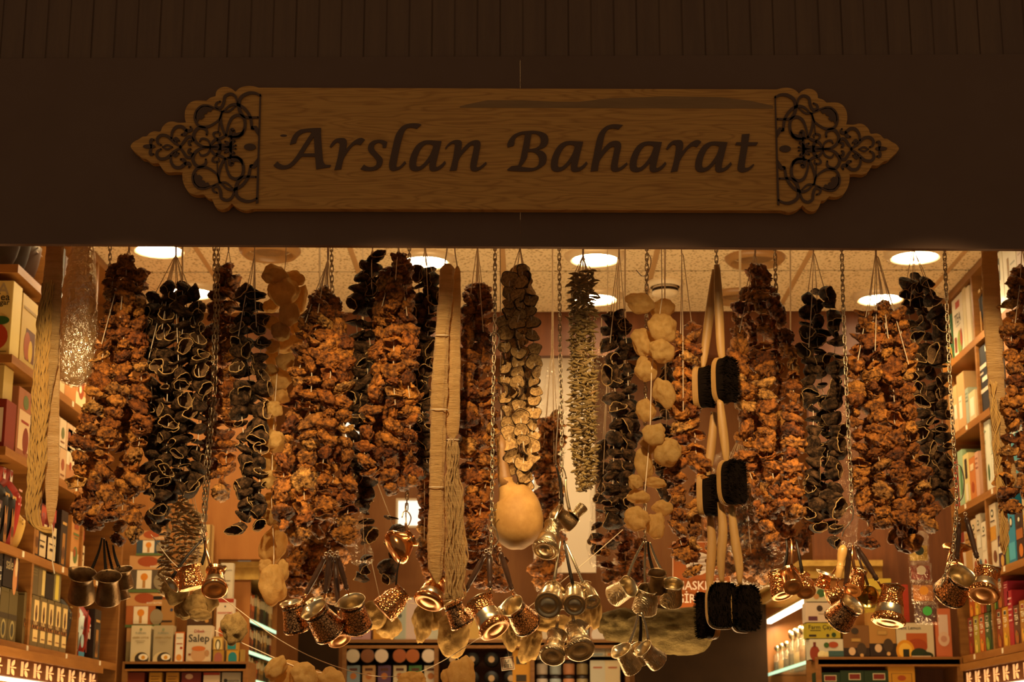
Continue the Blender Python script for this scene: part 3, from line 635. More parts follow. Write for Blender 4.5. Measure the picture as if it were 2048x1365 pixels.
# the second row, deeper in the shop
for lab, kd, rows, Y, top, sd_, kw in [
    ('blurred pepper strings behind the dark wooden pot handles', 'pep', [(1040,590,690),(1100,580,690),(1180,580,688),(1215,590,660)], 4.75, (640, 980), 31, {}),
    ('two brown strings of hollow vegetables behind the upper round copper pot', 'egg', [(985,690,760),(1050,672,800),(1110,668,800),(1180,660,790)], 5.0, (725, 900), 32, dict(back=False)),
    ('orange pepper string in clear film seen behind the okra bundle', 'pep', [(815,1080,1132),(900,1074,1124),(1000,1078,1120),(1100,1072,1120),(1190,1068,1112)], 5.1, (1105, 690), 33, {}),
    ('dim pepper strings behind the silver pots with long handles', 'pep', [(1050,1200,1300),(1120,1206,1296),(1195,1214,1282)], 4.8, (1250, 980), 34, {}),
    ('film-wrapped pepper bunch behind the hanging brushes', 'pep', [(960,1400,1540),(1050,1410,1560),(1130,1430,1545),(1180,1450,1530)], 4.9, (1480, 880), 35, {}),
    ('shadowed pepper bunch above the three small copper pots', 'pep', [(980,1530,1620),(1060,1545,1620),(1120,1550,1610)], 4.7, (1580, 900), 36, {}),
    ('small pepper string beside the pale tied fibre hanks, deeper in the shop', 'pep', [(940,836,862),(1000,838,870),(1080,846,872),(1160,850,880)], 4.8, (850, 880), 37, {}),
    ('rust pepper strings hanging behind the big hammered copper pot', 'pep', [(1060,930,985),(1120,932,1010),(1190,940,1020)], 4.6, (955, 1000), 38, {}),
    ('dark aubergine bunch in clear film right of the okra bundle', 'egg', [(870,1196,1240),(960,1195,1262),(1060,1180,1240),(1130,1175,1225)], 4.9, (1215, 760), 39, dict(back=False)),
    ('black aubergine string behind the pair of thin pepper strings', 'egg', [(700,1320,1350),(800,1308,1350),(900,1312,1350),(1000,1315,1345)], 4.5, (1330, 600), 40, dict(back=False)),
    ('grey okra strings behind the pair of copper pots on the leftmost chain', 'okr', [(980,345,385),(1050,330,410),(1120,318,405),(1200,310,350)], 4.6, (365, 900), 41, dict(pitch=9, size=11, strand=14, most=100))]:
    kw = dict(kw); kw.setdefault('pitch', 24); kw.setdefault('size', 16.5)
    garland({'pep': 'pepper_garland', 'egg': 'aubergine_garland', 'okr': 'okra_garland'}[kd], lab, kd, rows, Y, top, seed=sd_, ends=30, deep=.03, **kw)
# ------------------------------------------------------------------ sponges
M_sponge = mat('sponge_pale', (.66, .45, .17), .95, col2=(.50, .31, .095), nscale=2.2, ndetail=5, bump=1.0, bscale=16, bdist=.004, ramp=(.38, .66), spec=.15)
thin(M_sponge, (.85, .50, .17), .38)
M_spongeb = mat('sponge_brown', (.46, .30, .11), .95, col2=(.30, .18, .06), nscale=2.2, ndetail=5, bump=1.0, bscale=14, bdist=.004, spec=.15)
M_spongeo = mat('sponge_olive', (.15, .105, .038), .95, col2=(.08, .052, .018), nscale=3, ndetail=6, bump=1.0, bscale=9, bdist=.012, spec=.1)
M_pore = mat('sponge_pore', (.16, .09, .03), 1.0)
SPG = {}
def sponge_mesh(i, m, porous):
    k = (i, m.name, porous)
    if k not in SPG:
        v, f, _ = smooth_lump(500+i, 4, 1, .8, 1, .34, .045)
        if porous:
            q = random.Random(i); cs = [Vector((q.gauss(0, 1), q.gauss(0, 1), q.gauss(0, 1))).normalized() for _ in range(60)]
            out = []
            for p in v:
                n = p.normalized(); d = max(n.dot(c) for c in cs); out.append(p*(1-.16*max(0, (d-.985)/.015)))
            v = out
        SPG[k] = mesh('sponge_%d' % i, v, f, [m], True)
    return SPG[k]
def sponge_obj(i, x, y, rx, ry, Y, tilt=0, m=None, parent=None, porous=False):
    k = PXM(Y); o = bpy.data.objects.new('sponge', sponge_mesh(i % 9, m or M_sponge, porous)); COL.objects.link(o)
    p = P(x, y, Y)
    if parent is not None: o.parent = parent; p = p-parent.location
    o.location = p; o.rotation_euler = Euler((0, tilt, (i*1.7) % .8-.4)); o.scale = (rx*k*1.03, (rx+ry)/2*k*.95, ry*k*1.03); return o
def sponge_string(label, items, Y, cord, m=None, porous=False, group=None):
    t = thing('sponge_string', label, 'sponges', P(cord[0][0], cord[0][1], Y), group)
    MB().tube([P(x, y, Y) for x, y in cord], .0011, 5).build('thread', [M_thread], t)
    for i, it in enumerate(items):
        x, y, rx, ry = it[:4]; tl = it[4] if len(it) > 4 else 0
        sponge_obj(i+len(label), x, y, rx, ry, Y+[-.02, .02, -.005, .03][i % 4], tl, m, t, porous)
sponge_string('tall string of pale yellow bath sponges beside the broad orange-red pepper bunch',
  [(549,551,24,22),(590,556,21,14,.3),(566,585,32,29),(600,597,15,27,.1),(577,628,20,24,.4),(541,612,15,14),(545,646,19,12,.2),(592,652,13,16),(560,664,18,19),(577,690,27,19,-.3),(545,692,14,13),(543,717,15,17),(572,722,18,16),(556,758,23,21),(540,738,16,10,.3),(556,792,20,18),(547,818,16,16),(537,846,15,16),(548,885,22,24),(536,925,16,20),(540,962,18,17),(545,1000,15,16),(541,1034,15,15),(546,1090,25,36,.1),(546,1168,24,34),(530,1132,14,14),(565,1142,12,22,.1)],
  4.1, [(572,440),(572,520),(560,600),(558,700),(550,800),(545,900),(543,1000),(548,1100),(546,1190)])
sponge_string('string of pale sponges over a chain between black aubergines and thin pepper strings',
  [(1278,606,27,20,.2),(1325,617,23,19),(1326,656,27,24,.4),(1285,684,22,27,-.3),(1322,703,25,24),(1290,740,20,27),(1327,785,19,28,-.35),(1291,823,20,21),(1309,868,22,20),(1299,890,17,16),(1335,905,26,27),(1288,926,17,29),(1270,964,14,14),(1310,966,20,11,.1),(1275,995,20,15),(1325,1016,18,14),(1273,1040,25,22),(1311,1050,19,23)],
  4.02, [(1322,440),(1324,598),(1303,740),(1300,870),(1290,980),(1292,1060)])
sponge_string('brown sponges dangling behind the pair of copper pots on the chain', [(349,1180,24,26),(372,1216,20,22,.4),(391,1210,20,18),(409,1200,22,26,-.3),(398,1230,20,12)], 4.4, [(405,1060),(395,1120),(375,1200)], M_spongeb)
sponge_string('row of tan sponges along the bottom on a sagging cord, under the engraved copper pots', [(552,1336,17,24,.5),(577,1352,22,27,.2),(607,1354,24,26,-.3),(634,1362,20,20),(662,1360,24,22,.3)], 4.05, [(430,1262),(552,1318),(600,1338),(670,1352)], M_sponge)
sponge_string('pair of soft tan sponges low in the middle before dark round tins', [(925,1347,26,30,-.2),(893,1356,11,17)], 4.05, [(915,1317),(925,1330)], M_sponge)
o = sponge_obj(3, 466, 1256, 24, 29, 4.05, 0, M_spongeb, None, True); tag(o, 'single rough round sponge on the white cord', 'sponge')
o = sponge_obj(5, 826, 1362, 24, 16, 4.05, 0, M_sponge, None, True); tag(o, 'frayed pale sponge at the lowest point of the sagging cord', 'sponge')
M_sp2 = mat('sponge_tan', (.40, .24, .075), .95, col2=(.27, .15, .045), nscale=2.2, ndetail=5, bump=1.0, bscale=12, bdist=.005, spec=.15)
sponge_string('blurred tan sponges behind the tilted hammered copper pot, over the white cards', [(742,1232,26,28),(775,1252,22,30,-.4),(846,1240,18,36,.1),(870,1238,13,22),(912,1262,30,44,.2),(905,1215,14,30)], 5.0, [(742,1120),(760,1200),(846,1210),(905,1200)], M_sp2, True)
sponge_string('blurred olive-tan sponges behind the cluster of silver pots', [(1024,1272,16,24),(1060,1288,20,34,.3),(1098,1246,32,20),(1132,1252,28,18,.2),(1160,1238,18,24),(1188,1228,15,30,.1)], 5.0, [(1024,1180),(1060,1220),(1130,1220),(1188,1180)], M_sp2, True)
o = sponge_obj(2, 1352, 1258, 80, 42, 5.3, .05, M_spongeo, None, True); tag(o, 'very large dark olive natural sponge below the orange mask notice', 'sponge')
o = sponge_obj(7, 1246, 1252, 52, 34, 5.4, -.1, M_spongeo, None, True); tag(o, 'large olive natural sponge behind the engraved silver pots', 'sponge')
# ------------------------------------------------------------------ fibre hanks
M_fib = mat('fibre_tan', (.78, .50, .18), .8, col2=(.54, .31, .085), nscale=11, ndetail=6, stretch=(1, 1, 7), bump=1.0, bscale=38, bdist=.008, sheen=.3)
M_fibg = mat('fibre_gold', (.52, .28, .05), .75, col2=(.66, .40, .10), nscale=30, stretch=(1, 1, .15), bump=.5, bscale=120, sheen=.3)
M_fibp = mat('fibre_pale', (.90, .64, .31), .8, col2=(.68, .44, .17), nscale=11, stretch=(1, 1, 7), bump=1.0, bscale=45, bdist=.006, sheen=.3)
thin(M_fib, (.8, .45, .13), .3); thin(M_fibp, (.9, .6, .26), .4); thin(M_fibg, (.6, .30, .05), .25)
def loft(rows, Y, nu=40, step=5, ratio=.55, amp=.05, seed=0, ribs=True, twist=0):
    vs = []; fs = []; ys = np.arange(rows[0][0], rows[-1][0]+.1, step); k = PXM(Y)
    for i, y in enumerate(ys):
        xl, xr = interp(rows, y); c = P((xl+xr)/2, y, Y); hw = (xr-xl)/2*k
        e = min(1, (i+.35)/2.5, (len(ys)-i-.65)/2.5)
        for j in range(nu):
            w = 2*PI*j/nu+twist*i
            f = 1+amp*nz((math.cos(w)*1.3, math.sin(w)*1.3, y/60), 2.0, seed)*2+amp*.8*math.sin(5*w+seed+nz((0, 0, y/50), 1, seed)*2)
            if ribs: f += amp*.5*math.sin(y/3.4+2*nz((math.cos(w), math.sin(w), y/30), 1, seed+3)*3)
            vs.append(c+Vector((hw*f*math.cos(w), hw*ratio*f*math.sin(w), 0))*e**.5)
    for i in range(len(ys)-1):
        for j in range(nu): fs.append((i*nu+j, i*nu+(j+1) % nu, (i+1)*nu+(j+1) % nu, (i+1)*nu+j))
    fs.append(tuple(range(nu))); fs.append(tuple((len(ys)-1)*nu+j for j in range(nu-1, -1, -1)))
    return vs, fs
def wavy(rows, Y, n, seed, r=1.5, amp=3.0, lam=16, depth=.02, curl=None):
    q = random.Random(seed); b = MB(); k = PXM(Y)
    for s in range(n):
        u = -1+2*(s+.5)/n+q.uniform(-.05, .05); d = -depth*math.sqrt(max(0, 1-u*u))*q.uniform(.5, 1.1); y0 = rows[0][0]+q.uniform(0, 12); y1 = rows[-1][0]-q.uniform(0, 26)*abs(u)
        ph = q.uniform(-.7, .7)+u*1.6; pts = []
        for y in np.arange(y0, y1, 5):
            xl, xr = interp(rows, y); x = (xl+xr)/2+u*(xr-xl)/2*.94+amp*math.sin(y/lam+ph+.8*math.sin(y/47))+1.1*math.sin(y/5.5+s)
            pts.append(P(x, y, Y+d))
        if curl:
            x0, yy = curl[0]; xe, ye = curl[1]; x = px_x(pts[-1])
            for t in np.linspace(.2, 1, 7): pts.append(P(x+(xe-x)*t*t, y1+(ye-y1+u*9)*math.sin(t*PI/2), Y+d))
        b.tube(pts, r*k*q.uniform(.8, 1.2), 5)
    return b
def tie(x0, x1, y, Y, dp=.018):
    k = PXM(Y); c = P((x0+x1)/2, y, Y); hw = (x1-x0)/2*k*1.04
    return [c+Vector((hw*math.cos(a), dp*math.sin(a), .002*math.sin(a))) for a in np.linspace(0, 2*PI, 25)]
h = thing('fibre_hank', 'long pale washing fibre hank tied with white thread, smooth half of the middle pair', 'fibre hank', P(895, 520, 4.0))
v, f = loft([(528,881,910),(600,876,905),(671,870,897),(757,863,895),(849,860,891),(976,859,887),(1093,855,887),(1140,858,884),(1168,870,880)], 4.0, seed=1, amp=.085); obj('fibre_body', mesh('fibre_body', v, f, [M_fib], True), h)
b = MB()
for x0, x1, y in ((870,897,672),(862,895,820),(859,887,975)): b.tube(tie(x0, x1, y, 4.0, .0165), .0013, 5, cap=False)
b.tube([P(893,440,4.0), P(894,500,4.0), P(889,532,4.0)], .0016, 5); b.build('thread', [M_thread], h)
h = thing('fibre_hank', 'washing fibre hank fraying into wavy golden strands, right half of the middle pair', 'fibre hank', P(912, 520, 4.02))
v, f = loft([(533,909,921),(600,903,922),(665,898,921),(757,895,921),(834,891,920),(880,892,917)], 4.02, seed=4); obj('fibre_body', mesh('fibre_body', v, f, [M_fib], True), h)
v, f = loft([(872,893,914),(987,894,922),(1093,898,930),(1150,898,928),(1195,900,920)], 4.035, seed=6, amp=.1, ribs=False); obj('fibre_core', mesh('fibre_core', v, f, [M_fibg], True), h)
wavy([(876,894,914),(930,891,918),(987,889,924),(1093,887,935),(1160,887,933),(1205,893,928)], 4.02, 26, 3).build('fibre_fringe', [M_fib], h, True)
b = MB(); b.tube(tie(893, 917, 880, 4.02, .0145), .0014, 5, cap=False); b.tube([P(906,440,4.02), P(910,505,4.02), P(915,538,4.02)], .0016, 5); b.build('thread', [M_thread], h)
h = thing('fibre_hank', 'huge hank of golden wavy fibre and pale crimped fibre beside the apple tea', 'fibre hank', P(110, 480, 4.0))
v, f = loft([(430,93,128),(492,92,128),(588,83,123),(726,68,116),(790,64,104),(860,60,92)], 4.0, seed=8, ratio=.45); obj('fibre_body', mesh('fibre_body', v, f, [M_fib], True), h)
v, f = loft([(780,66,104),(849,62,94),(951,55,90),(1020,52,80)], 4.03, seed=9, amp=.1, ribs=False); obj('fibre_core', mesh('fibre_core', v, f, [M_fibg], True), h)
wavy([(560,84,110),(650,74,104),(726,67,102),(849,62,96),(951,53,90),(1035,49,76)], 4.0, 30, 5, amp=1.8, lam=21, curl=((60,1040),(104,1066))).build('fibre_fringe', [M_fibg], h, True)
v, f = loft([(640,100,122),(726,98,120),(849,92,119),(951,91,119),(1010,92,114),(1056,98,104)], 4.02, seed=10, ratio=.4, amp=.04); obj('crimped_band', mesh('crimped_band', v, f, [M_fibp], True), h)
MB().tube([P(104,1050,4.02), P(107,1100,4.02), P(105,1125,4.02), P(109,1148,4.02)], .0016, 5).build('thread', [M_thread], h)
h = thing('fibre_hank', 'fat pale fibre hank wrapped in shiny clear film', 'fibre hank', P(165, 480, 4.06))
rows = [(430,146,186),(492,144,187),(572,126,192),(665,118,192),(741,116,183),(762,121,180),(774,132,172)]
v, f = loft(rows, 4.06, seed=12, ratio=.6, amp=.06); obj('fibre_body', mesh('fibre_body', v, f, [M_fibp], True), h)
v, f = loft([(y, a-2.0, c+2.0) for y, a, c in rows[:-1]]+[(776,130,174)], 4.06, seed=13, ratio=.63, amp=.035, nu=60, step=4); obj('clear_film', mesh('clear_film', v, f, [glassy('clear_film', (1, .93, .8), .24, .34, 70)], True), h)
h = thing('fibre_hank', 'long crinkled fibre strip hanging in front of the right-hand shelves', 'fibre hank', P(1978, 480, 4.0))
v, f = loft([(430,1960,1990),(505,1962,1994),(620,1966,2002),(712,1971,2006),(757,1975,2008),(800,1978,2011),(900,1986,2022),(950,1998,2034),(978,2002,2035)], 4.0, seed=14, ratio=.4, amp=.05); obj('fibre_body', mesh('fibre_body', v, f, [M_fib], True), h)
v, f = loft([(790,1978,1994),(900,1985,2003),(1000,1995,2008),(1060,2000,2018),(1085,1998,2012),(1112,2004,2014)], 3.99, seed=15, ratio=.5, amp=.12, nu=24); obj('twisted_tail', mesh('twisted_tail', v, f, [M_fib], True), h)
wavy([(760,1980,1992),(900,1988,2002),(1000,1997,2010),(1060,2002,2016),(1108,2003,2013)], 3.985, 7, 9, r=1.2, amp=3.2, lam=13, depth=.008).build('fibre_fringe', [M_fibg], h, True)
# ------------------------------------------------------------------ gourd
M_gourd = mat('gourd_skin', (.50, .28, .085), .62, col2=(.34, .175, .047), nscale=14, bump=.15, bscale=60, spec=.25)
M_gneck = mat('gourd_neck', (.30, .155, .05), .5, col2=(.22, .10, .03), nscale=20, bump=.3, bscale=50)
g = thing('bottle_gourd', 'dried bottle gourd with a brown neck and round tan body', 'gourd', P(1003, 870, 4.04))
k = PXM(4.04)
pts = [(1003,872),(1004,900),(1006,930),(1009,955),(1013,972)]
MB().tube([P(x, y, 4.04) for x, y in pts], [10*k, 10*k, 11*k, 13*k, 17*k], 24).build('neck', [M_gneck], g, True)
ax = [(1011,958,14),(1014,972,17),(1019,983,25),(1025,992,36),(1029,1003,44),(1032,1018,49),(1034,1036,51.5),(1035,1052,51),(1036,1068,47),(1037,1082,38),(1038,1092,26),(1039,1098,13),(1039,1100,1)]
MB().tube(catmull([P(x, y, 4.04) for x, y, r in ax], 3), [a.x*k for a in catmull([Vector((r, 0, 0)) for x, y, r in ax], 3)], 48).build('body', [M_gourd], g, True)
MB().tube([P(1000,440,4.04), P(1001,700,4.04), P(1003,875,4.04)], .0012, 5).build('thread', [M_thread], g)
# ------------------------------------------------------------------ bath brushes
M_bwood = mat('brush_wood', (.44, .25, .08), .5, col2=(.34, .18, .05), nscale=10, stretch=(8, 8, 1), bump=.1, bscale=40)
M_brist = mat('bristle_black', (.010, .006, .004), .9, spec=.05, bump=1.0, bscale=420, bdist=.003)
def brush(label, hp, cx, cy, w, h, yaw, Y, down=1, plate=12, group=None):
    """hp handle path in pixels from the hanging end to the head; head centre, width, height in pixels; yaw of the bristle side"""
    t = thing('bath_brush', label, 'brush', P(hp[0][0], hp[0][1], Y), group); k = PXM(Y)
    pts = catmull([P(x, y, Y) for x, y in hp], 5); n = len(pts)
    MB().tube(pts, [k*(6.2+3.2*math.sin(PI*min(1, i/(n-1)*1.15))**1.0-1.6*(i/(n-1) > .9)) for i in range(n)], 14, flat=.6).build('handle', [M_bwood], t, True)
    c = P(cx, cy, Y); N = Vector((math.sin(yaw), -math.cos(yaw), 0)); T = Vector((math.cos(yaw), math.sin(yaw), 0)); U = Vector((0, 0, 1))
    M = Matrix((T, U, N)).transposed().to_4x4(); M.translation = c
    def oval(s, m=40): return [((abs(math.cos(a))**.62*math.copysign(1, math.cos(a)))*w/2*k*s, (abs(math.sin(a))**.62*math.copysign(1, math.sin(a)))*h/2*k*(1-(1-s)*.6)) for a in np.linspace(0, 2*PI, m+1)[:-1]]
    b = MB(); M0 = M @ Matrix.Translation((0, 0, -plate*k))
    for a, bz, s in ((0, .25, .93), (.25, .8, 1.0), (.8, 1, .96)): b.prism(oval(s), (bz-a)*plate*k, M0 @ Matrix.Translation((0, 0, a*plate*k)))
    b.build('head', [M_bwood], t)
    q = random.Random(int(cx)); b = MB(); o1 = oval(.90); L_ = 22*k
    b.prism(o1, L_*.82, M)
    for i in range(620):
        a = q.uniform(0, 2*PI); r = math.sqrt(q.random()) if i % 2 else q.uniform(.88, .99)
        x, y = r*(abs(math.cos(a))**.62*math.copysign(1, math.cos(a)))*w/2*k*.93, r*(abs(math.sin(a))**.62*math.copysign(1, math.sin(a)))*h/2*k*.95
        p0 = M @ Vector((x*.97, y*.97, L_*.3)); p1 = M @ Vector((x*1.06+q.uniform(-1, 1)*k, y*1.05+q.uniform(-1, 1)*k, L_*q.uniform(.92, 1.12)))
        b.tube([p0, p1], [.9*k, .5*k], 3, cap=False)
    b.build('bristles', [M_brist], t)
brush('front upper bath brush, its black head turned aside, on the longest wooden handle', [(1434,530),(1438,620),(1442,700),(1447,725)], 1447, 762, 52, 96, .75, 3.99)
brush('thin-looking upper bath brush seen edge-on behind the front upper one', [(1430,540),(1420,620),(1410,700),(1406,738)], 1403, 776, 50, 86, 1.15, 4.06)
brush('middle bath brush with the broad black head facing out, below the front upper head', [(1440,800),(1445,850),(1451,900),(1453,928)], 1462, 966, 58, 92, .6, 3.98)
brush('middle bath brush seen edge-on at the left of the broad middle head', [(1428,825),(1424,880),(1418,930),(1415,955)], 1412, 992, 50, 84, 1.15, 4.07)
brush('lower bath brush facing out squarely under the middle pair, left of two', [(1441,1005),(1446,1060),(1442,1120),(1444,1168)], 1445, 1212, 66, 92, .05, 4.0)
brush('lower bath brush with rounded black head, nearest the three small copper pots', [(1462,1010),(1470,1080),(1478,1130),(1480,1170)], 1488, 1218, 58, 94, .35, 3.99)
brush('lowest bath brush seen as a thin dark bristle edge beside the mask notice', [(1420,1030),(1424,1090),(1420,1150),(1420,1195)], 1419, 1232, 46, 92, -1.1, 4.09)
# ------------------------------------------------------------------ chains
M_chain = mat('chain_steel', (.42, .33, .22), .35, 1.0, bump=.1, bscale=200)
M_wire = mat('wire_steel', (.55, .46, .34), .3, 1.0)
def chain(label, path, Y, hooks=(), pitch=10.6):
    t = thing('chain', label, 'chain', P(path[0][0], path[0][1], Y)); b = MB(); k = PXM(Y)
    pts = [P(x, y, Y) for x, y in path]; seg = [(pts[i+1]-pts[i]).length for i in range(len(pts)-1)]; tot = sum(seg); n = int(tot/(pitch*k))
    for i in range(n):
        d = (i+.5)*tot/n; j = 0
        while j < len(seg)-1 and d > seg[j]: d -= seg[j]; j += 1
        c = pts[j].lerp(pts[j+1], d/seg[j]); t_ = (pts[j+1]-pts[j]).normalized()
        s = Vector((0, 1, 0)).cross(t_).normalized(); nn = t_.cross(s)
        a = (.3 if i % 2 else 1.35)+.2*math.sin(i*1.3); s2 = s*math.cos(a)+nn*math.sin(a)
        L_ = pitch*k*.80; W_ = 3.3*k; ring = []
        for w in np.linspace(0, 2*PI, 13)[:-1]:
            cx, cz = math.cos(w), math.sin(w); ring.append(c+s2*(cx*W_)+t_*((L_-W_)*math.copysign(1, cz)*(abs(cz) > .3)+cz*W_*.9))
        ring.append(ring[0]); b.tube(ring, 1.15*k, 5, cap=False)
    b.build('links', [M_chain], t, True)
    for hk in hooks:
        MB().tube(catmull([P(x, y, Y-.01+.004*i) for i, (x, y) in enumerate(hk)], 5), 1.2*k, 6).build('hook', [M_wire], t, True)
chain('short chain beside the glowing downlight at the top of the leftmost pepper bunch', [(220,440),(220,560)], 4.1)
chain('doubled chain running down to two copper pots and a brown sponge cluster', [(428,440),(430,620),(424,780),(410,950),(404,1085)], 4.14)
chain('second strand of the doubled chain above the two copper pots', [(437,440),(436,620),(430,780),(416,950),(408,1085)], 4.16, [[(420,960),(412,1030),(408,1075),(413,1088),(418,1078)]])
chain('chain hanging over the broad orange-red pepper bunch', [(662,440),(664,560),(668,700)], 4.1)
chain('chain down behind the brown-red peppers, holding the round-bellied copper pot', [(818,440),(820,620),(818,900),(813,1020)], 4.12, [[(804,1036),(808,1024),(817,1026),(822,1038),(815,1054),(812,1040),(812,1010)]])
chain('long chain in front of the gourd down to the big hammered copper pot', [(990,440),(990,620),(986,800),(984,1000),(980,1215)], 3.98, [[(993,1020),(986,1023),(980,1032),(984,1048),(993,1062),(996,1082),(988,1094)],[(980,672),(988,665),(998,672),(996,690),(988,705)]])
chain('chain between slices and okra strings, ending over the upper silver pots', [(1118,440),(1120,700),(1124,850),(1122,980),(1118,1070)], 4.08, [[(1118,812),(1112,900),(1112,930)],[(1131,905),(1122,912),(1120,925),(1128,940),(1132,955)]])
chain('chain threaded through the pale sponge string near the brushes', [(1294,440),(1293,620),(1291,760),(1290,920),(1290,1085)], 4.09, [[(1272,540),(1285,553),(1296,545),(1302,520),(1292,500)]])
chain('short chain holding the long bath brushes', [(1432,440),(1433,535)], 3.99)
chain('short chain over the large russet pepper bunch', [(1549,440),(1551,560),(1554,600)], 4.12)
chain('long slanting chain between black aubergines and the golden-brown pepper bunch', [(1682,440),(1686,600),(1694,800),(1700,920),(1704,1025)], 4.0, [[(1691,1020),(1700,1014),(1706,1022),(1704,1040),(1690,1058),(1684,1074)]])
chain('long slanting chain along the right-hand shelves down to the open bronze pot', [(1886,440),(1893,600),(1900,760),(1907,880),(1914,1000),(1910,1060),(1906,1110),(1894,1140),(1882,1172)], 3.99, [[(1905,936),(1913,930),(1922,936),(1928,960),(1926,990),(1918,1003),(1908,998)]])
# ------------------------------------------------------------------ coffee pots
M_cop = mat('copper_hammered', (.78, .36, .13), .22, 1.0, col2=(.60, .25, .08), nscale=30, bump=.9, bscale=185, btype='voronoi', bdist=.0028)
M_copp = mat('copper_plain', (.80, .38, .15), .18, 1.0, col2=(.66, .29, .10), nscale=25, bump=.12, bscale=60)
M_copb = mat('copper_base', (.85, .44, .18), .38, 1.0, col2=(.70, .33, .12), nscale=40)
M_tin = mat('tin_lining', (.74, .62, .42), .28, 1.0, bump=.1, bscale=70)
M_brz = mat('dark_bronze', (.30, .19, .09), .36, 1.0, col2=(.20, .12, .055), nscale=60, bump=.6, bscale=150, bdist=.002)
M_sil = mat('aged_silver', (.62, .49, .31), .30, 1.0, col2=(.46, .34, .19), nscale=70, bump=.7, bscale=120, btype='wave', bdist=.0018)
M_silp = mat('aged_silver_plain', (.66, .53, .34), .27, 1.0, col2=(.52, .40, .24), nscale=30)
def engraved():
    m = mat('copper_engraved', (.75, .35, .14), .28, 1.0); nt = m.node_tree; N = nt.nodes; L = nt.links; bs = N['Principled BSDF']
    tc = N.new('ShaderNodeTexCoord'); v = N.new('ShaderNodeTexVoronoi'); v.feature = 'DISTANCE_TO_EDGE'; v.inputs['Scale'].default_value = 150; L.new(tc.outputs['Object'], v.inputs['Vector'])
    r = N.new('ShaderNodeValToRGB'); e = r.color_ramp.elements; e[0].position = .05; e[1].position = .10; e[0].color = (.05, .026, .014, 1); e[1].color = (.85, .45, .20, 1); L.new(v.outputs['Distance'], r.inputs['Fac'])
    L.new(r.outputs['Color'], bs.inputs['Base Color']); bp = N.new('ShaderNodeBump'); bp.inputs['Strength'].default_value = .6; bp.inputs['Distance'].default_value = .002
    L.new(v.outputs['Distance'], bp.inputs['Height']); L.new(bp.outputs['Normal'], bs.inputs['Normal']); return m
M_eng = engraved()
M_band = mat('blackened_band', (.05, .028, .016), .4, .8, col2=(.55, .32, .15), nscale=260, ndetail=1, ramp=(.56, .62))
M_dwood = mat('dark_turned_wood', (.055, .024, .012), .28, col2=(.03, .014, .008), nscale=30, coat=.4)
M_lwood = mat('light_turned_wood', (.72, .42, .12), .35, col2=(.60, .33, .09), nscale=12, stretch=(6, 6, 1), coat=.3)
M_ebony = mat('handle_black', (.02, .014, .010), .4, .6)
POT_M = {'cop': (M_cop, M_copp, M_copb), 'plain': (M_copp, M_copp, M_copb), 'brz': (M_brz, M_brz, M_brz), 'sil': (M_sil, M_silp, M_silp), 'eng': (M_eng, M_copp, M_copb), 'silp': (M_silp, M_silp, M_silp)}
PROF = {
 'waist': [(0, .94), (.02, .99), (.06, 1.0), (.14, .985), (.3, .94), (.5, .86), (.66, .80), (.78, .785)],
 'ring':  [(0, .86), (.03, .96), (.08, 1.0), (.14, .985), (.19, .90), (.25, .815), (.36, .775), (.55, .745), (.72, .72)],
 'straight': [(0, .95), (.03, 1.0), (.1, .99), (.3, .955), (.55, .91), (.75, .88)],
 'belly': [(0, .72), (.05, .85), (.15, .97), (.28, 1.0), (.42, .95), (.56, .80), (.7, .62), (.8, .56)]}
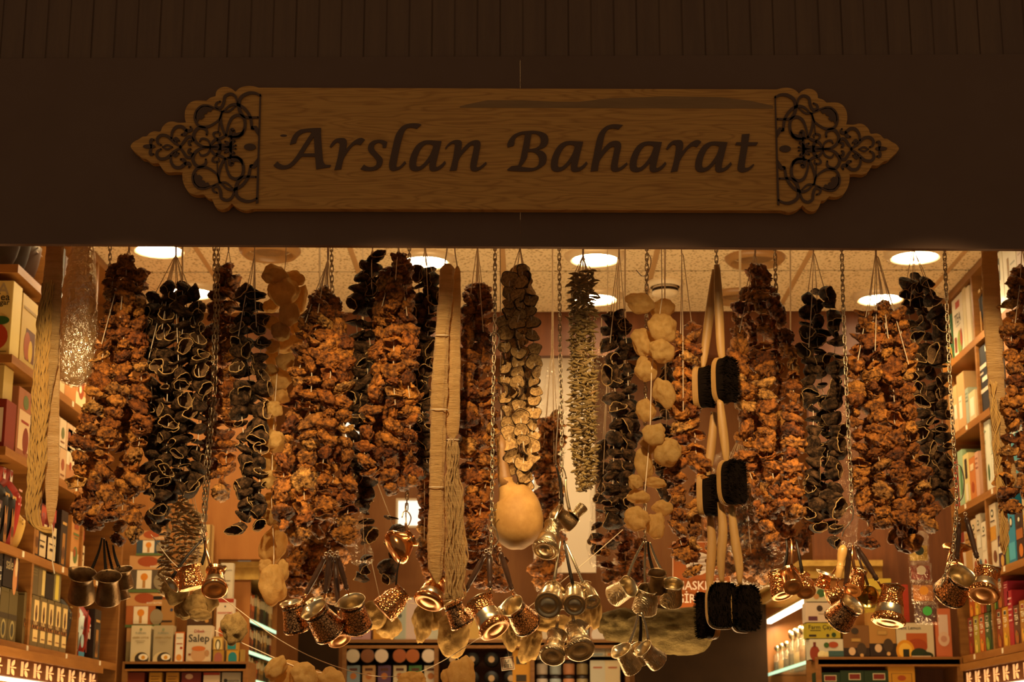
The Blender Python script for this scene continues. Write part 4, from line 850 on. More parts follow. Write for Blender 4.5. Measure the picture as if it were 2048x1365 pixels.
def pot(label, m, b, rm, rb, Y, dy, kind='cop', prof='waist', hook=None, handle='flat', name='coffee_pot', group=None, band=False, hd=0.0, hw=3.6):
    """m, b: pixel centres of mouth and base, rm, rb radii in pixels, dy how far the base is from the mouth along the view"""
    k = PXM(Y); pm = P(m[0], m[1], Y); pb = P(b[0], b[1], Y+dy); h = (pm-pb).length; ax = (pm-pb).normalized()
    t = thing(name, label, 'coffee pot', pm, group)
    hv = (P(hook[0], hook[1], Y+hd) if hook else pm+Vector((0, 0, .1)))
    sx = (hv-pm)-ax*((hv-pm).dot(ax)); sx = sx.normalized() if sx.length > 1e-5 else Vector((1, 0, 0)); sy = ax.cross(sx)
    M = Matrix((sx, sy, ax)).transposed().to_4x4(); M.translation = pb
    RB = rb*k; RM = rm*k
    pr = [(RB*r, h*t_) for t_, r in PROF[prof]]; last = pr[-1][0]
    nk = min(last, RM*.84); pr[-1] = (nk*.5+last*.5, pr[-1][1])
    pr += [(nk, h*.86), (RM*.90, h*.945), (RM*.985, h*.985), (RM, h)]
    def sp(r, z, w, i): return r*(1+(.22*max(0, (z/h-.86)/.14)**2)*math.exp(-((w-PI/2)/.28)**2))
    A, B_, C = POT_M[kind]
    MB().lathe(pr, 44, M, 0, sp).build('body', [A], t, True)
    MB().lathe([(RM, h), (RM+.0007, h+.0012), (RM-.0012, h+.0014), (RM*.93, h*.97), (min(pr[-4][0], RM)*.92, h*.86), (RB*.80, h*.4), (RB*.85, h*.08), (.0001, h*.07)], 44, M, 0, sp).build('tin_lining', [M_tin if kind not in ('brz',) else M_brz], t, True)
    MB().lathe([(RB*PROF[prof][0][1], 0), (RB*.80*PROF[prof][0][1], -h*.012), (RB*.74*PROF[prof][0][1], h*.02), (RB*.52*PROF[prof][0][1], h*.02), (RB*.48*PROF[prof][0][1], -h*.004), (.0001, h*.004)], 44, M).build('base', [C], t, True)
    if band:
        for z0, z1 in ((.06, .13), (.80, .88)):
            r0 = np.interp(z0*h, [p[1] for p in pr], [p[0] for p in pr]); r1 = np.interp(z1*h, [p[1] for p in pr], [p[0] for p in pr])
            MB().lathe([(r0+.0004, z0*h), (r0+.0012, z0*h+.0006), (r1+.0012, z1*h-.0006), (r1+.0004, z1*h)], 44, M).build('engraved_band', [M_band], t, True)
    if hook:
        a = pm+sx*RM*.95-ax*h*.05; d = hv-a; L_ = d.length
        if handle in ('flat', 'beaded', 'dark'):
            n = 40 if handle == 'beaded' else 10
            rs = [k*hw*(1-.45*i/(n-1))*((.75+.4*(i % 2)) if handle == 'beaded' else 1) for i in range(n)]
            MB().tube([a+d*(i/(n-1))+sx*(.006*math.sin(PI*i/(n-1))) for i in range(n)], rs, 8, flat=.38).build('handle', [{'flat': B_, 'beaded': M_silp if kind != 'brz' else M_ebony, 'dark': M_ebony}[handle]], t, True)
        else:
            wm = M_dwood if handle == 'wood' else M_lwood
            MB().tube([a, a+d*.2], k*2.2, 8).build('ferrule', [B_], t, True)
            pf = [(.16, 3.2), (.18, 5.2), (.21, 4.4), (.24, 5.6), (.28, 4.2), (.34, 4.8), (.5, 5.6), (.66, 5.9), (.8, 5.2), (.88, 3.8), (.9, 5.0), (.95, 4.6), (.97, 2.0), (1.0, .4)]
            if handle == 'lightwood': pf = [(.16, 5), (.18, 6.6), (.38, 6.8), (.44, 7.6), (.46, 6.6), (.48, 7.6), (.5, 6.4), (.58, 7.2), (.74, 9.4), (.88, 9.2), (.96, 6.0), (1, .4)]
            MB().tube([a+d*t_ for t_, r in pf], [k*r for t_, r in pf], 16).build('wooden_handle', [wm], t, True)
            MB().tube([hv+Vector((.004*math.cos(w), 0, .004+.004*math.sin(w))) for w in np.linspace(0, 2*PI, 13)], .0008, 5, cap=False).build('hanging_ring', [M_wire], t, True)
    return t
H = (205, 1078)
pot('dark bronze coffee pot with a wide open mouth, outermost of the leftmost trio', (165,1150), (163,1199), 27, 27, 4.02, 0.045, 'brz', 'waist', (204,1076), 'beaded')
pot('darkest bronze coffee pot in the middle of the leftmost trio', (217,1154), (216,1203), 25, 25, 4.00, 0.04, 'brz', 'waist', (208,1078), 'beaded')
pot('small dark bronze pot with a spout, at the inner end of the leftmost trio', (247,1140), (250,1174), 18, 18, 4.06, 0.022, 'brz', 'waist', (226,1090), 'dark')
pot('worn pale bronze pot half hidden behind the leftmost trio', (236,1168), (243,1200), 17, 18, 4.10, .01, 'brz', 'waist', (212,1082), 'beaded')
pot('copper pot with embossed sides on the doubled chain, mouth upward', (377,1135), (386,1178), 27, 27, 4.08, .0, 'cop', 'waist', (408,1076), 'dark')
pot('copper pot showing its round pink base on the doubled chain', (431,1143), (429,1182), 19, 26, 4.04, -0.042, 'plain', 'ring', (411,1082), 'flat')
pot('copper pot lip pointing down beside the embossed pot on the doubled chain', (345,1170), (372,1150), 17, 16, 4.13, .02, 'cop', 'waist', (404,1080), 'dark')
K = dict(band=True)
pot('engraved copper pot tilted away at the outer end of the wooden-handled cluster', (582,1206), (594,1264), 23, 25, 4.03, 0.022, 'eng', 'waist', (652,1112), 'wood', **K)
pot('large engraved copper pot, silvery mouth tipped sideways in the wooden-handled cluster', (627,1219), (663,1268), 29, 33, 3.99, 0.04, 'eng', 'waist', (660,1108), 'wood', **K)
pot('engraved copper pot standing open, silvery inside, inner end of the wooden-handled cluster', (703,1203), (716,1258), 27, 29, 4.0, 0.048, 'eng', 'waist', (674,1110), 'wood', **K)
pot('plain copper pot peeking from behind the tipped engraved pot', (632,1200), (650,1250), 21, 22, 4.09, .02, 'plain', 'waist', (664,1112), 'wood')
pot('hammered copper pot hanging lowest under the wooden-handled cluster', (668,1252), (680,1283), 20, 23, 4.07, -.02, 'cop', 'straight', (670,1115), 'wood')
pot('round-bellied copper pot turned on its side under a wire hook', (826,1078), (782,1102), 17, 36, 4.03, -.01, 'plain', 'belly', (813,1046), 'flat')
pot('hammered copper pot lying diagonally with a straight flat base', (808,1184), (765,1224), 21, 28, 4.0, -0.004, 'cop', 'straight', (808,1104), 'dark', hw=2)
pot('copper pot under the tied fibre hank with its copper base tipped to the viewer', (876,1158), (856,1208), 17, 31, 4.06, -0.03, 'plain', 'ring', (868,1110), 'flat')
pot('small engraved copper pot squeezed between the fibre fringe and big hammered pot', (903,1206), (926,1252), 21, 24, 4.05, 0.012, 'eng', 'waist', (972,1106), 'wood', **K)
pot('big hammered copper pot with a deep rim hanging below the gourd', (958,1207), (992,1262), 31, 33, 3.98, -0.032, 'cop', 'ring', (978,1104), 'wood')
pot('engraved copper pot with a silvery open mouth beside the big hammered one', (1023,1212), (1056,1252), 25, 29, 4.0, 0.05, 'eng', 'waist', (1000,1102), 'wood', **K)
pot('tall silver pot with ringed base facing out, beside the gourd', (1106,1052), (1090,1103), 18, 27, 4.02, -0.05, 'sil', 'ring', (1120,1010), 'flat')
pot('small dark copper pot tipped away above the tall silver pot', (1113,1024), (1144,1052), 19, 19, 4.06, .02, 'brz', 'waist', (1112,930), 'dark')
pot('little pale silver pot mouth down beside the okra strings', (1148,1034), (1166,1014), 14, 12, 4.07, .01, 'sil', 'waist', (1132,955), 'flat')
pot('silver pot showing a large dark round base in the silver cluster', (1106,1182), (1096,1212), 20, 27, 4.0, -0.085, 'silp', 'straight', (1122,1078), 'flat')
pot('silver pot showing a pale round base in the middle of the silver cluster', (1149,1182), (1149,1212), 18, 22, 4.0, -0.078, 'silp', 'straight', (1128,1082), 'dark')
pot('narrow pale silver pot at the inner side of the silver cluster', (1168,1172), (1184,1206), 12, 18, 4.04, -0.045, 'silp', 'straight', (1132,1088), 'beaded')
pot('smaller silver pot with ringed base, lowest in the middle, nearer the gourd', (1114,1272), (1104,1315), 20, 26, 4.0, -0.048, 'sil', 'ring', (1118,1232), 'flat')
pot('bigger silver pot with a broad ringed base hanging lowest in the middle', (1151,1256), (1161,1304), 21, 29, 3.99, -0.055, 'sil', 'ring', (1142,1218), 'flat')
pot('chased silver pot lying open on its side, outer pot of the beaded-handle group', (1259,1174), (1226,1194), 23, 22, 4.01, 0.035, 'sil', 'straight', (1288,1084), 'beaded')
pot('chased silver pot in the centre of the beaded-handle group', (1298,1178), (1288,1222), 20, 25, 4.0, 0.035, 'sil', 'straight', (1292,1084), 'beaded')
pot('small dark silver pot highest in the beaded-handle group', (1315,1147), (1312,1184), 18, 17, 3.98, 0.03, 'brz', 'waist', (1296,1084), 'beaded')
pot('bronze-toned pot of the beaded-handle group, nearest the mask notice', (1347,1168), (1341,1206), 20, 23, 4.0, 0.038, 'sil', 'waist', (1300,1086), 'beaded')
pot('silver pot tipped sideways on the lower pair, outer one', (1242,1302), (1267,1340), 22, 20, 4.01, 0.03, 'sil', 'waist', (1276,1226), 'beaded')
pot('engraved silver pot tipped sideways on the lower pair, inner one', (1287,1298), (1318,1326), 20, 21, 4.0, 0.026, 'sil', 'waist', (1282,1226), 'flat')
pot('third silver pot hidden between the lower pair', (1272,1296), (1290,1322), 15, 16, 4.06, 0.025, 'sil', 'waist', (1279,1226), 'dark')
pot('copper pot with embossed sides, outer one of the trio beyond the brushes', (1551,1148), (1566,1193), 18, 22, 4.02, -.02, 'cop', 'waist', (1572,1078), 'dark')
pot('copper pot with a dark disc base, middle of the trio beyond the brushes', (1577,1145), (1587,1176), 17, 20, 3.99, -0.038, 'plain', 'straight', (1582,1076), 'flat')
pot('copper pot with a bright ridged base, last of the trio beyond the brushes', (1604,1153), (1613,1186), 13, 19, 4.03, -0.035, 'cop', 'straight', (1592,1080), 'dark')
pot('shiny small copper pot on a pale wooden handle, lying on its side', (1682,1184), (1654,1196), 15, 15, 3.98, .0, 'cop', 'straight', (1687,1090), 'lightwood')
pot('engraved copper pot tipped with its mouth sideways beneath the pale wooden handle', (1706,1208), (1672,1246), 27, 30, 4.0, 0.035, 'eng', 'waist', (1700,1094), 'wood', **K)
pot('small wide-lipped copper pot at the outer side of the pale-handled group', (1652,1148), (1644,1176), 19, 15, 4.04, .01, 'cop', 'waist', (1688,1090), 'flat', hw=2)
pot('small hammered copper pot behind the pale wooden handle', (1717,1148), (1705,1182), 15, 19, 4.04, -0.03, 'cop', 'straight', (1706,1092), 'flat')
pot('tall glittering hammered copper pot with a flared base, below the golden-brown peppers', (1785,1176), (1776,1248), 24, 34, 3.98, -.015, 'cop', 'ring', (1712,1092), 'wood')
lad = thing('ladle', 'dark golden ladle bowl between the small hammered pots and the tall glittering one', 'ladle', P(1735, 1190, 4.03)); Mq = Matrix.Translation(P(1735, 1192, 4.03)) @ Euler((2.0, .5, 0)).to_matrix().to_4x4()
kk = PXM(4.03)
MB().lathe([(.0001, -20*kk), (10*kk, -18*kk), (18*kk, -10*kk), (22*kk, 2*kk), (23*kk, 8*kk), (22*kk, 8*kk), (17*kk, -8*kk), (.0001, -17*kk)], 36, Mq).build('bowl', [mat('brass', (.55, .38, .12), .2, 1.0)], lad, True)
MB().tube([P(1736, 1172, 4.03), P(1722, 1130, 4.03), P(1710, 1094, 4.03)], [3*kk, 2.4*kk, 2*kk], 8, flat=.4).build('handle', [M_dwood], lad, True)
pot('engraved bronze pot with a broad brass-lined mouth on the long slanting chain', (1926,1153), (1897,1192), 29, 34, 3.99, 0.055, 'eng', 'waist', (1918,1042), 'wood', **K)
pot('copper pot with a bright oval copper base next to the brass-lined one', (1974,1146), (1967,1192), 25, 31, 4.0, -0.034, 'cop', 'ring', (1931,1032), 'wood')
pot('small copper pot with a wide lip behind the brass-lined pot by the shelves', (1912,1096), (1910,1130), 27, 17, 4.05, -.01, 'plain', 'waist', (1914,1045), 'flat')
# ------------------------------------------------------------------ cords, tag, notice, sachets, bags
cd = MB().tube(catmull([P(x, y, 4.12) for x, y in ((302,1070),(352,1132),(430,1187),(470,1215),(552,1276),(640,1322),(740,1352),(820,1350),(880,1326),(960,1276),(1060,1213),(1160,1134),(1246,1060))], 8), .0010, 5).build('cord', [M_thread], None, True)
tag(cd, 'thin white cord sagging across the goods from okra strings to sponges', 'cord')
M_card = mat('card_white', srgb('e8d8b8'), .7)
tg = thing('price_tag', 'small white price tag with a red border on a thin wire', 'price tag', P(1013, 1300, 4.1))
Mt = Matrix.Translation(P(1015, 1328, 4.1)) @ Matrix.Rotation(PI/2, 4, 'X') @ Matrix.Rotation(.12, 4, 'Z')
k = PXM(4.1)
MB().box((-13*k, -13*k, -.0006), (13*k, 13*k, .0006), 0, Mt).build('card', [M_card], tg)
b = MB()
for x0, y0, x1, y1 in ((-11, -11, 11, -10), (-11, 10, 11, 11), (-11, -11, -10, 11), (10, -11, 11, 11)): b.box((x0*k, y0*k, .0006), (x1*k, y1*k, .0009), 0, Mt)
b.build('border', [flat('a84a30')], tg)
b = MB()
for s, y, sz in (('Lif', 4, 8), ('5 TL', -5, 9)):
    v, f, w = text_mesh(s); b.add([Mt @ Vector((p[0]*sz*k, y*k+p[1]*sz*k, .001)) for p in v], f)
b.build('lettering', [flat('4a5560')], tg)
MB().tube(catmull([P(1008,1290,4.1), P(1014,1300,4.1), P(1017,1312,4.1), P(1014,1318,4.1)], 4), .0006, 5).build('wire', [M_wire], tg)
YN = 5.5; k = PXM(YN); nt_ = thing('mask_notice', 'orange notice with a white face mask drawing behind the bath brushes', 'notice', P(1402, 1083, YN))
def onpl(x, y, e=0): return P(x, y, YN)+Vector((0, -e, 0))
def quad(b, x0, y0, x1, y1, e, mi=0):
    c = [onpl(x0, y1, e), onpl(x1, y1, e), onpl(x1, y0, e), onpl(x0, y0, e)]
    b.add([tuple(p) for p in c]+[(p.x, p.y+.0012, p.z) for p in c], [(0,1,2,3),(4,7,6,5),(0,4,5,1),(1,5,6,2),(2,6,7,3),(3,7,4,0)], mi)
b = MB(); quad(b, 1345, 1084, 1462, 1230, 0); b.build('board', [flat('b06a34')], nt_)
b = MB()
for r in ((1345,1084,1462,1085.5),(1345,1228,1462,1230),(1345,1222,1462,1224),(1345,1084,1346.5,1230),(1460,1084,1462,1230)): quad(b, *r, .0016)
b.build('border', [flat('ecc9b0')], nt_)
def shp(loop, m, e, nm): 
    w_ = [onpl(x, y, e) for x, y in loop]; b = MB(); n = len(w_); b.add([tuple(p) for p in reversed(w_)], [tuple(range(n))]); b.add([(p.x, p.y+.001, p.z) for p in w_], [tuple(range(n))]); return b.build(nm, [m], nt_)
shp([tuple(p) for p in catmull([Vector(p) for p in ((1384,1108),(1400,1106),(1414,1110),(1427,1112),(1426,1126),(1418,1140),(1404,1150),(1392,1150),(1380,1146),(1372,1132),(1374,1116))], 4, True)], flat('ded0c4'), .003, 'mask_drawing')
b = MB()
for i, y in enumerate((1116, 1124, 1132, 1140)): b.tube([onpl(x, y+2*math.sin((x-1380)/12), .0045) for x in range(1380, 1424-3*i, 5)], .0008, 4)
for y in (1113, 1134): b.tube([onpl(1424, y, .0045), onpl(1440, y-1, .0045)], .0008, 4)
b.build('mask_pleat', [flat('7a4a2a')], nt_)
b = MB()
for s, x, y, sz in (('MASKESİZ', 1403, 1173, 24), ('GİRİLMEZ', 1403, 1199, 24)):
    v, f, w = text_mesh(s, .018); sc = 100*k/w; c = onpl(x, y, .0035); b.add([(c.x+p[0]*sc, c.y, c.z+p[1]*sz*k) for p in v], f)
b.build('lettering', [flat('e6d2c4')], nt_)
YC = 5.2; k = PXM(YC); st = thing('sachet_strip', 'hanging strip of clear spice sachets with round labels by the right-hand shelves', 'sachets', P(1836, 1060, YC))
film = glassy('sachet_film', (1, .95, .85), .12, .14, 90)
for i, (x, y, c, lc, w, h) in enumerate([(1836,1077,None,None,42,30),(1837,1107,'c9a032','2f3a20',42,40),(1841,1146,'8a2f16','c8b8a0',44,38),(1846,1187,'c8761c','d8982a',46,42),(1853,1228,'4a1c10','4fae50',48,44)]):
    c0 = P(x, y, YC)
    def pil(sw, sh, th):
        vs = []; fs = []; n = 11
        for s in (-1, 1):
            for a in range(n):
                for d in range(n):
                    u, v_ = a/(n-1)*2-1, d/(n-1)*2-1
                    vs.append((c0.x+u*sw/2*k+.0006*math.sin(9*v_+i), c0.y+s*(th*(1-u*u)*(1-v_*v_)+.0004)+.0015*nz((u, v_, i), 3, 1), c0.z+v_*sh/2*k))
        for s in (0, 1):
            for a in range(n-1):
                for d in range(n-1):
                    q_ = [s*n*n+a*n+d, s*n*n+(a+1)*n+d, s*n*n+(a+1)*n+d+1, s*n*n+a*n+d+1]; fs.append(tuple(q_ if s == 0 else q_[::-1]))
        return vs, fs
    v, f = pil(w, h, .012); fo = obj('sachet_film', mesh('sachet_film', v, f, [film], True), st)
    if c:
        v, f = pil(w*.84, h*.74, .009); so = obj('spice_filling', mesh('spice_filling', v, f, [mat('spice_'+c, srgb(c), .8, col2=tuple(q*.6 for q in srgb(c)), nscale=260, bump=1, bscale=300)], True), fo)
        Ml = Matrix.Translation((c0.x, c0.y-.0135, c0.z+.1*h*k)) @ Matrix.Rotation(PI/2, 4, 'X')
        MB().lathe([(.0001, .0004), (9*k, .0004), (9*k, -.0003)], 24, Ml).build('round_label', [flat(lc)], st)
def bag(label, rows, Y, seed, alpha=.3, tie_=None):
    t = thing('plastic_bag', label, 'plastic bag', P((rows[0][1]+rows[0][2])/2, rows[0][0], Y))
    v, f = loft(rows, Y, nu=36, step=6, ratio=.5, amp=.16, seed=seed, ribs=False)
    obj('film', mesh('film', v, f, [glassy('bag_film', (1, .95, .85), .12, .10, 60)], True), t)
    MB().tube([P((rows[0][1]+rows[0][2])/2, rows[0][0]-60, Y), P((rows[0][1]+rows[0][2])/2, rows[0][0], Y)], .0014, 5).build('thread', [M_thread], t)
bag('knotted clear bag around the orange pepper string behind the okra', [(720,1098,1108),(760,1090,1118),(820,1076,1132),(1000,1072,1126),(1190,1066,1116)], 5.1, 51)
bag('knotted clear bag around the aubergines right of the okra bundle', [(690,1196,1210),(740,1190,1222),(820,1188,1234),(980,1184,1262),(1140,1176,1230)], 4.9, 52)
bag('small whitish bag hanging left of the round-bellied copper pot', [(1025,718,726),(1060,712,736),(1100,704,744),(1135,700,746)], 5.1, 53)
bag('clear bag around the pepper bunch behind the hanging brushes', [(900,1440,1460),(960,1415,1530),(1080,1415,1560),(1185,1430,1550)], 4.88, 54)
bag('long clear sachet bag left of the golden-brown pepper bunch', [(800,1690,1720),(900,1680,1722),(1000,1678,1718),(1100,1680,1712)], 5.0, 55)
# ------------------------------------------------------------------ shelves and what stands on them
ORD = ['first', 'second', 'third', 'fourth', 'fifth', 'sixth', 'seventh', 'eighth', 'ninth', 'tenth', 'eleventh', 'twelfth', 'thirteenth', 'fourteenth', 'fifteenth', 'sixteenth', 'seventeenth', 'eighteenth']
def frame_of(face, plane, u, z):
    if face == 'R': return Matrix(((0, 0, 1, plane), (1, 0, 0, u), (0, 1, 0, z), (0, 0, 0, 1)))        # left shelves, facing +X
    if face == 'L': return Matrix(((0, 0, -1, plane), (-1, 0, 0, u), (0, 1, 0, z), (0, 0, 0, 1)))     # right shelves, facing -X
    return Matrix(((1, 0, 0, u), (0, 0, -1, plane), (0, 1, 0, z), (0, 0, 0, 1)))                      # facing the street
def product(label, face, plane, u, z, w, h, d, col, design=(), name='carton', cat='box', group=None, round_=0, side=None, mesh_parts=True, coat=.15):
    M = frame_of(face, plane, u, z)        # local: x along the front, y up, z out of the front
    t = thing(name, label, cat, M @ Vector((w/2, 0, -d/2)), group)
    m = flat(col, .5, coat) if round_ != 2 else mat('soft_pack_'+col, srgb(col), .55)
    if round_ == 0:
        r = .0016; b = MB(); b.box((r, 0, -d), (w-r, h, 0), 0, M); b.box((0, 0, -d+r), (w, h, -r), 0, M)
        b.box((w*.04, h, -d*.96), (w*.96, h+.001, -.004), 0, M)
    elif round_ == 1:        # tin with a lid
        b = MB(); b.prism([(w*x, h*y) for x, y in ((0, .0), (1, .0), (1, .93), (.97, .93), (.97, 1), (.03, 1), (.03, .93), (0, .93))], d, M @ Matrix.Translation((0, 0, -d)))
        b.box((-.001, h*.925, -d-.001), (w+.001, h*.945, .001), 0, M)
    else:                    # soft pack: belly in the middle, pinched top
        n = 9; vs = []; fs = []
        for s in (1, -1):
            for i in range(n):
                for j in range(n):
                    a, c = i/(n-1)*2-1, j/(n-1); bulge = (1-a*a)*(math.sin(min(1, c*1.25)*PI*.5)**.5)*(1 if c < .8 else max(.08, (1-c)/.2))
                    vs.append(M @ Vector((w/2+a*w/2*(1-.05*math.sin(c*PI)), c*h, -d/2+s*d/2*(bulge*.9+.02)+.002*nz((a, c, s), 4, w*50))))
        for s in (0, 1):
            for i in range(n-1):
                for j in range(n-1):
                    q = [s*n*n+i*n+j, s*n*n+(i+1)*n+j, s*n*n+(i+1)*n+j+1, s*n*n+i*n+j+1]; fs.append(tuple(q if s == 0 else q[::-1]))
        b = MB().add(vs, fs)
    b.build('body', [m], t, round_ == 2)
    tx = {}; e = .0006 if round_ != 2 else .001; el = []
    for i, it in enumerate(design):
        k = it[0]; zz = e+.00025*i-(.1*d if round_ == 2 else 0); c = it[-1]
        if k == 'r': el.append(([M @ Vector((w*x, h*y, zz)) for x, y in ((it[1], it[2]), (it[3], it[2]), (it[3], it[4]), (it[1], it[4]))], c, (w*it[1], h*it[2], w*it[3], h*it[4])))
        elif k == 'c':
            ry = it[4] if len(it) > 5 else it[3]
            el.append(([M @ Vector((w*(it[1]+it[3]*math.cos(a)), h*it[2]+w*ry*math.sin(a), zz)) for a in np.linspace(0, 2*PI, 19)[:-1]], c, (w*(it[1]-it[3]), h*it[2]-w*ry, w*(it[1]+it[3]), h*it[2]+w*ry)))
        elif k == 't': tx.setdefault(c, []).append((*it[1:-1], zz))
    cl = []
    for q in el:
        hit = []
        for g_ in cl:
            for o_ in g_:
                A, B = q[2], o_[2]; gap = math.hypot(max(0, A[0]-B[2], B[0]-A[2]), max(0, A[1]-B[3], B[1]-A[3])); big = max(A[2]-A[0], A[3]-A[1], B[2]-B[0], B[3]-B[1])
                if gap <= max(.018, .42*big): hit.append(g_); break
        n_ = [q]
        for g_ in hit: n_ += g_; cl.remove(g_)
        cl.append(n_)
    for g_ in cl:
        pm = []; P_ = MB()
        for vv, c, bb in g_:
            mm = flat(c, .5, coat)
            if mm not in pm: pm.append(mm)
            P_.add(vv, [tuple(range(len(vv)))], pm.index(mm))
        P_.build('label_print', pm, t)
    for c, L in tx.items():
        b = MB()
        for s, x, y, sz, zz in L:
            v, f, tw = text_mesh(s, .012); sc = sz*w/max(tw, .1); b.add([M @ Vector((w*x+p[0]*sc, h*y+p[1]*sc, zz)) for p in v], f)
        b.build('lettering', [flat(c)], t)
    return t
# printed designs -----------------------------------------------------------
def d_tea(bg, fruit, txt='f0e4c8', badge='9a3018'):
    return [('r', .3, .80, .7, .92, 'e8dcc0'), ('r', .33, .815, .67, .905, badge), ('t', 'TEA', .5, .68, .62, txt), ('r', .3, .54, .7, .56, txt), ('r', .36, .50, .64, .515, txt), ('c', .42, .2, .2, .3, fruit), ('c', .62, .16, .17, .26, fruit), ('c', .56, .26, .07, '5a7a28')]
def d_tin(): return [('r', .3, .1, .96, .92, 'e2c68c'), ('c', .62, .66, .15, .32, '5a3a20'), ('c', .62, .74, .12, .16, '8a6a48'), ('r', .1, .34, .98, .50, '6a4a26'), ('r', .14, .355, .95, .415, 'c48a4a'), ('t', 'KURU', .55, .46, .5, 'e8c890'), ('t', 'MEHMET', .55, .385, .7, '4a2c14'), ('r', .4, .16, .85, .18, '8a5a30')]
def d_gen(q, cols):
    L = []; a, b_, c = cols
    L.append(('r', 0, 0, 1, q.uniform(.25, .4), a)); L.append(('c', .5, q.uniform(.3, .45), q.uniform(.22, .32), b_)); L.append(('c', .42, .34, .12, c))
    L.append(('r', .28, .78, .72, .88, c)); L.append(('r', .2, .66, .8, .70, b_)); L.append(('r', .3, .60, .7, .62, b_)); return L
def d_lines(c, n=3): return [('r', .14, .84-.1*i, .86-.1*(i % 2), .87-.1*i, c) for i in range(n)]
D_LOTUS = [('r', .02, 0, .98, .14, '3a2a18'), ('c', .5, .1, .48, .42, 'd8c49a'), ('c', .6, .13, .36, .34, '4a3c28'), ('c', .68, .18, .24, .16, 'f2e6d0'), ('c', .68, .17, .10, .10, 'd8a030'), ('c', .5, .90, .07, '9aa080'), ('t', 'FURKAN', .5, .80, .52, '8a9080'), ('t', 'GREEN LOTUS', .5, .68, .82, '9a7a30'), ('r', .25, .59, .75, .605, 'b0a080'), ('r', .32, .55, .68, .565, 'b0a080')]
D_SALEP = [('r', .05, .86, .95, .88, 'd8c8b0'), ('t', 'Dibek', .5, .85, .42, 'a8321c'), ('t', 'Salep', .5, .66, .84, '3a3028'), ('c', .5, .16, .46, .2, 'd8c0a0'), ('c', .5, .24, .30, .30, 'c8a078'), ('c', .5, .40, .28, .10, 'c87838'), ('c', .84, .28, .1, .13, 'b89068'), ('r', .1, .22, .2, .27, '8a4a20')]
D_MINT = [('t', 'Mint Lemon', .38, .86, .58, '2a2620'), ('r', .28, .32, .82, .72, 'b8662c'), ('c', .55, .36, .27, .2, 'a85020'), ('c', .24, .24, .24, .28, 'd89a20'), ('c', .24, .24, .18, .2, 'e8bc50'), ('c', .6, .14, .22, .16, '2c4020'), ('c', .8, .1, .16, .1, '24361c'), ('r', .18, .04, .34, .28, '2a3020'), ('r', .4, .02, .9, .10, 'd8c8b0')]
D_FARM = [('t', 'Farm Çayı', .42, .72, .72, '2a2414'), ('r', .1, .48, .42, .53, '2a2414'), ('r', .06, .1, .28, .24, '3a2c1c'), ('c', .62, .18, .05, '3a2c1c'), ('c', .8, .22, .07, '3a5020')]
D_VIN = [('r', .05, .08, .25, .6, '8a3a1c'), ('c', .15, .3, .15, .22, '9a4420'), ('r', .11, .6, .19, .85, '7a3018'), ('c', .36, .22, .13, .13, 'e8dcb0'), ('c', .5, .18, .12, .12, 'e2d4a4'), ('r', .55, .05, 1, .42, '4a6a6a'), ('c', .7, .72, .15, .09, 'b0582c'), ('c', .5, .7, .08, '4a6a2c')]
D_COFFEE = [('r', 0, 0, 1, .34, '3a2414'), ('c', .32, .24, .13, .15, 'd8b894'), ('c', .68, .3, .18, .24, '54402c'), ('c', .68, .12, .07, 'd8b078'), ('c', .45, .84, .14, .12, '4a3a2a'), ('r', .3, .52, .66, .62, 'a8884c'), ('r', .33, .535, .63, .605, 'c09a58'), ('r', .36, .70, .6, .72, '8a6a3c')]
D_BUTTER = [('r', 0, .62, 1, 1, 'c89a68'), ('c', .5, .84, .28, .14, 'a8582c'), ('r', .75, .8, 1, .9, '2a2018'), ('t', 'BODY BUTTER', .78, .7, .42, 'e8dcc8'), ('r', .22, .1, .62, .6, 'e4d4bc'), ('c', .42, .42, .10, 'd89030'), ('r', .38, .12, .46, .32, 'b88a50'), ('c', .86, .3, .18, .22, '9a8a70'), ('r', 0, 0, 1, .08, '6a7a48')]
D_APPLE = [('t', 'ABA', .62, .88, .62, 'b8a888'), ('t', 'Apple Tea', .55, .775, .8, '2a2418'), ('t', 'without Sugar', .55, .70, .8, '2a2418'), ('r', .1, .32, .62, .64, '4a2c18'), ('c', .70, .24, .26, .26, 'b84a20'), ('c', .15, .24, .2, .22, '8aa040'), ('c', .82, .46, .15, .08, '3a6a34'), ('r', .05, .03, .95, .045, '8a7a40')]
D_POM = [('r', .1, .1, .95, .82, 'e0d0b8'), ('c', .4, .36, .26, .3, 'a83820'), ('c', .55, .7, .1, '8a7a50'), ('r', .3, .62, .8, .64, '6a4a30')]
D_TIN2 = [('r', .05, .1, .75, .95, 'e0d4a8'), ('c', .4, .72, .2, .12, 'a04a24'), ('c', .45, .35, .13, '3a5a6a'), ('c', .45, .35, .06, 'e0d4a8'), ('r', .8, 0, .84, 1, '9a9078')]
D_RED = [('r', .08, .06, .92, .6, 'd8c4a0'), ('r', .2, .68, .8, .9, '8a2a18'), ('r', .24, .7, .76, .88, 'b8563c'), ('r', .2, .3, .8, .32, '3a2c20'), ('r', .3, .2, .7, .24, '3a2c20'), ('r', .15, .42, .85, .46, '3a2c20')]
D_DGOLD = [('r', .3, .05, .7, .6, 'a87838'), ('c', .5, .25, .2, .26, '6a4218'), ('r', .2, .75, .8, .8, 'c8a060')]
D_EMB = [('c', .5, .22, .28, .34, 'a89868'), ('c', .5, .22, .18, .24, '4a4634'), ('r', 0, .42, 1, .52, '4a3c24')]
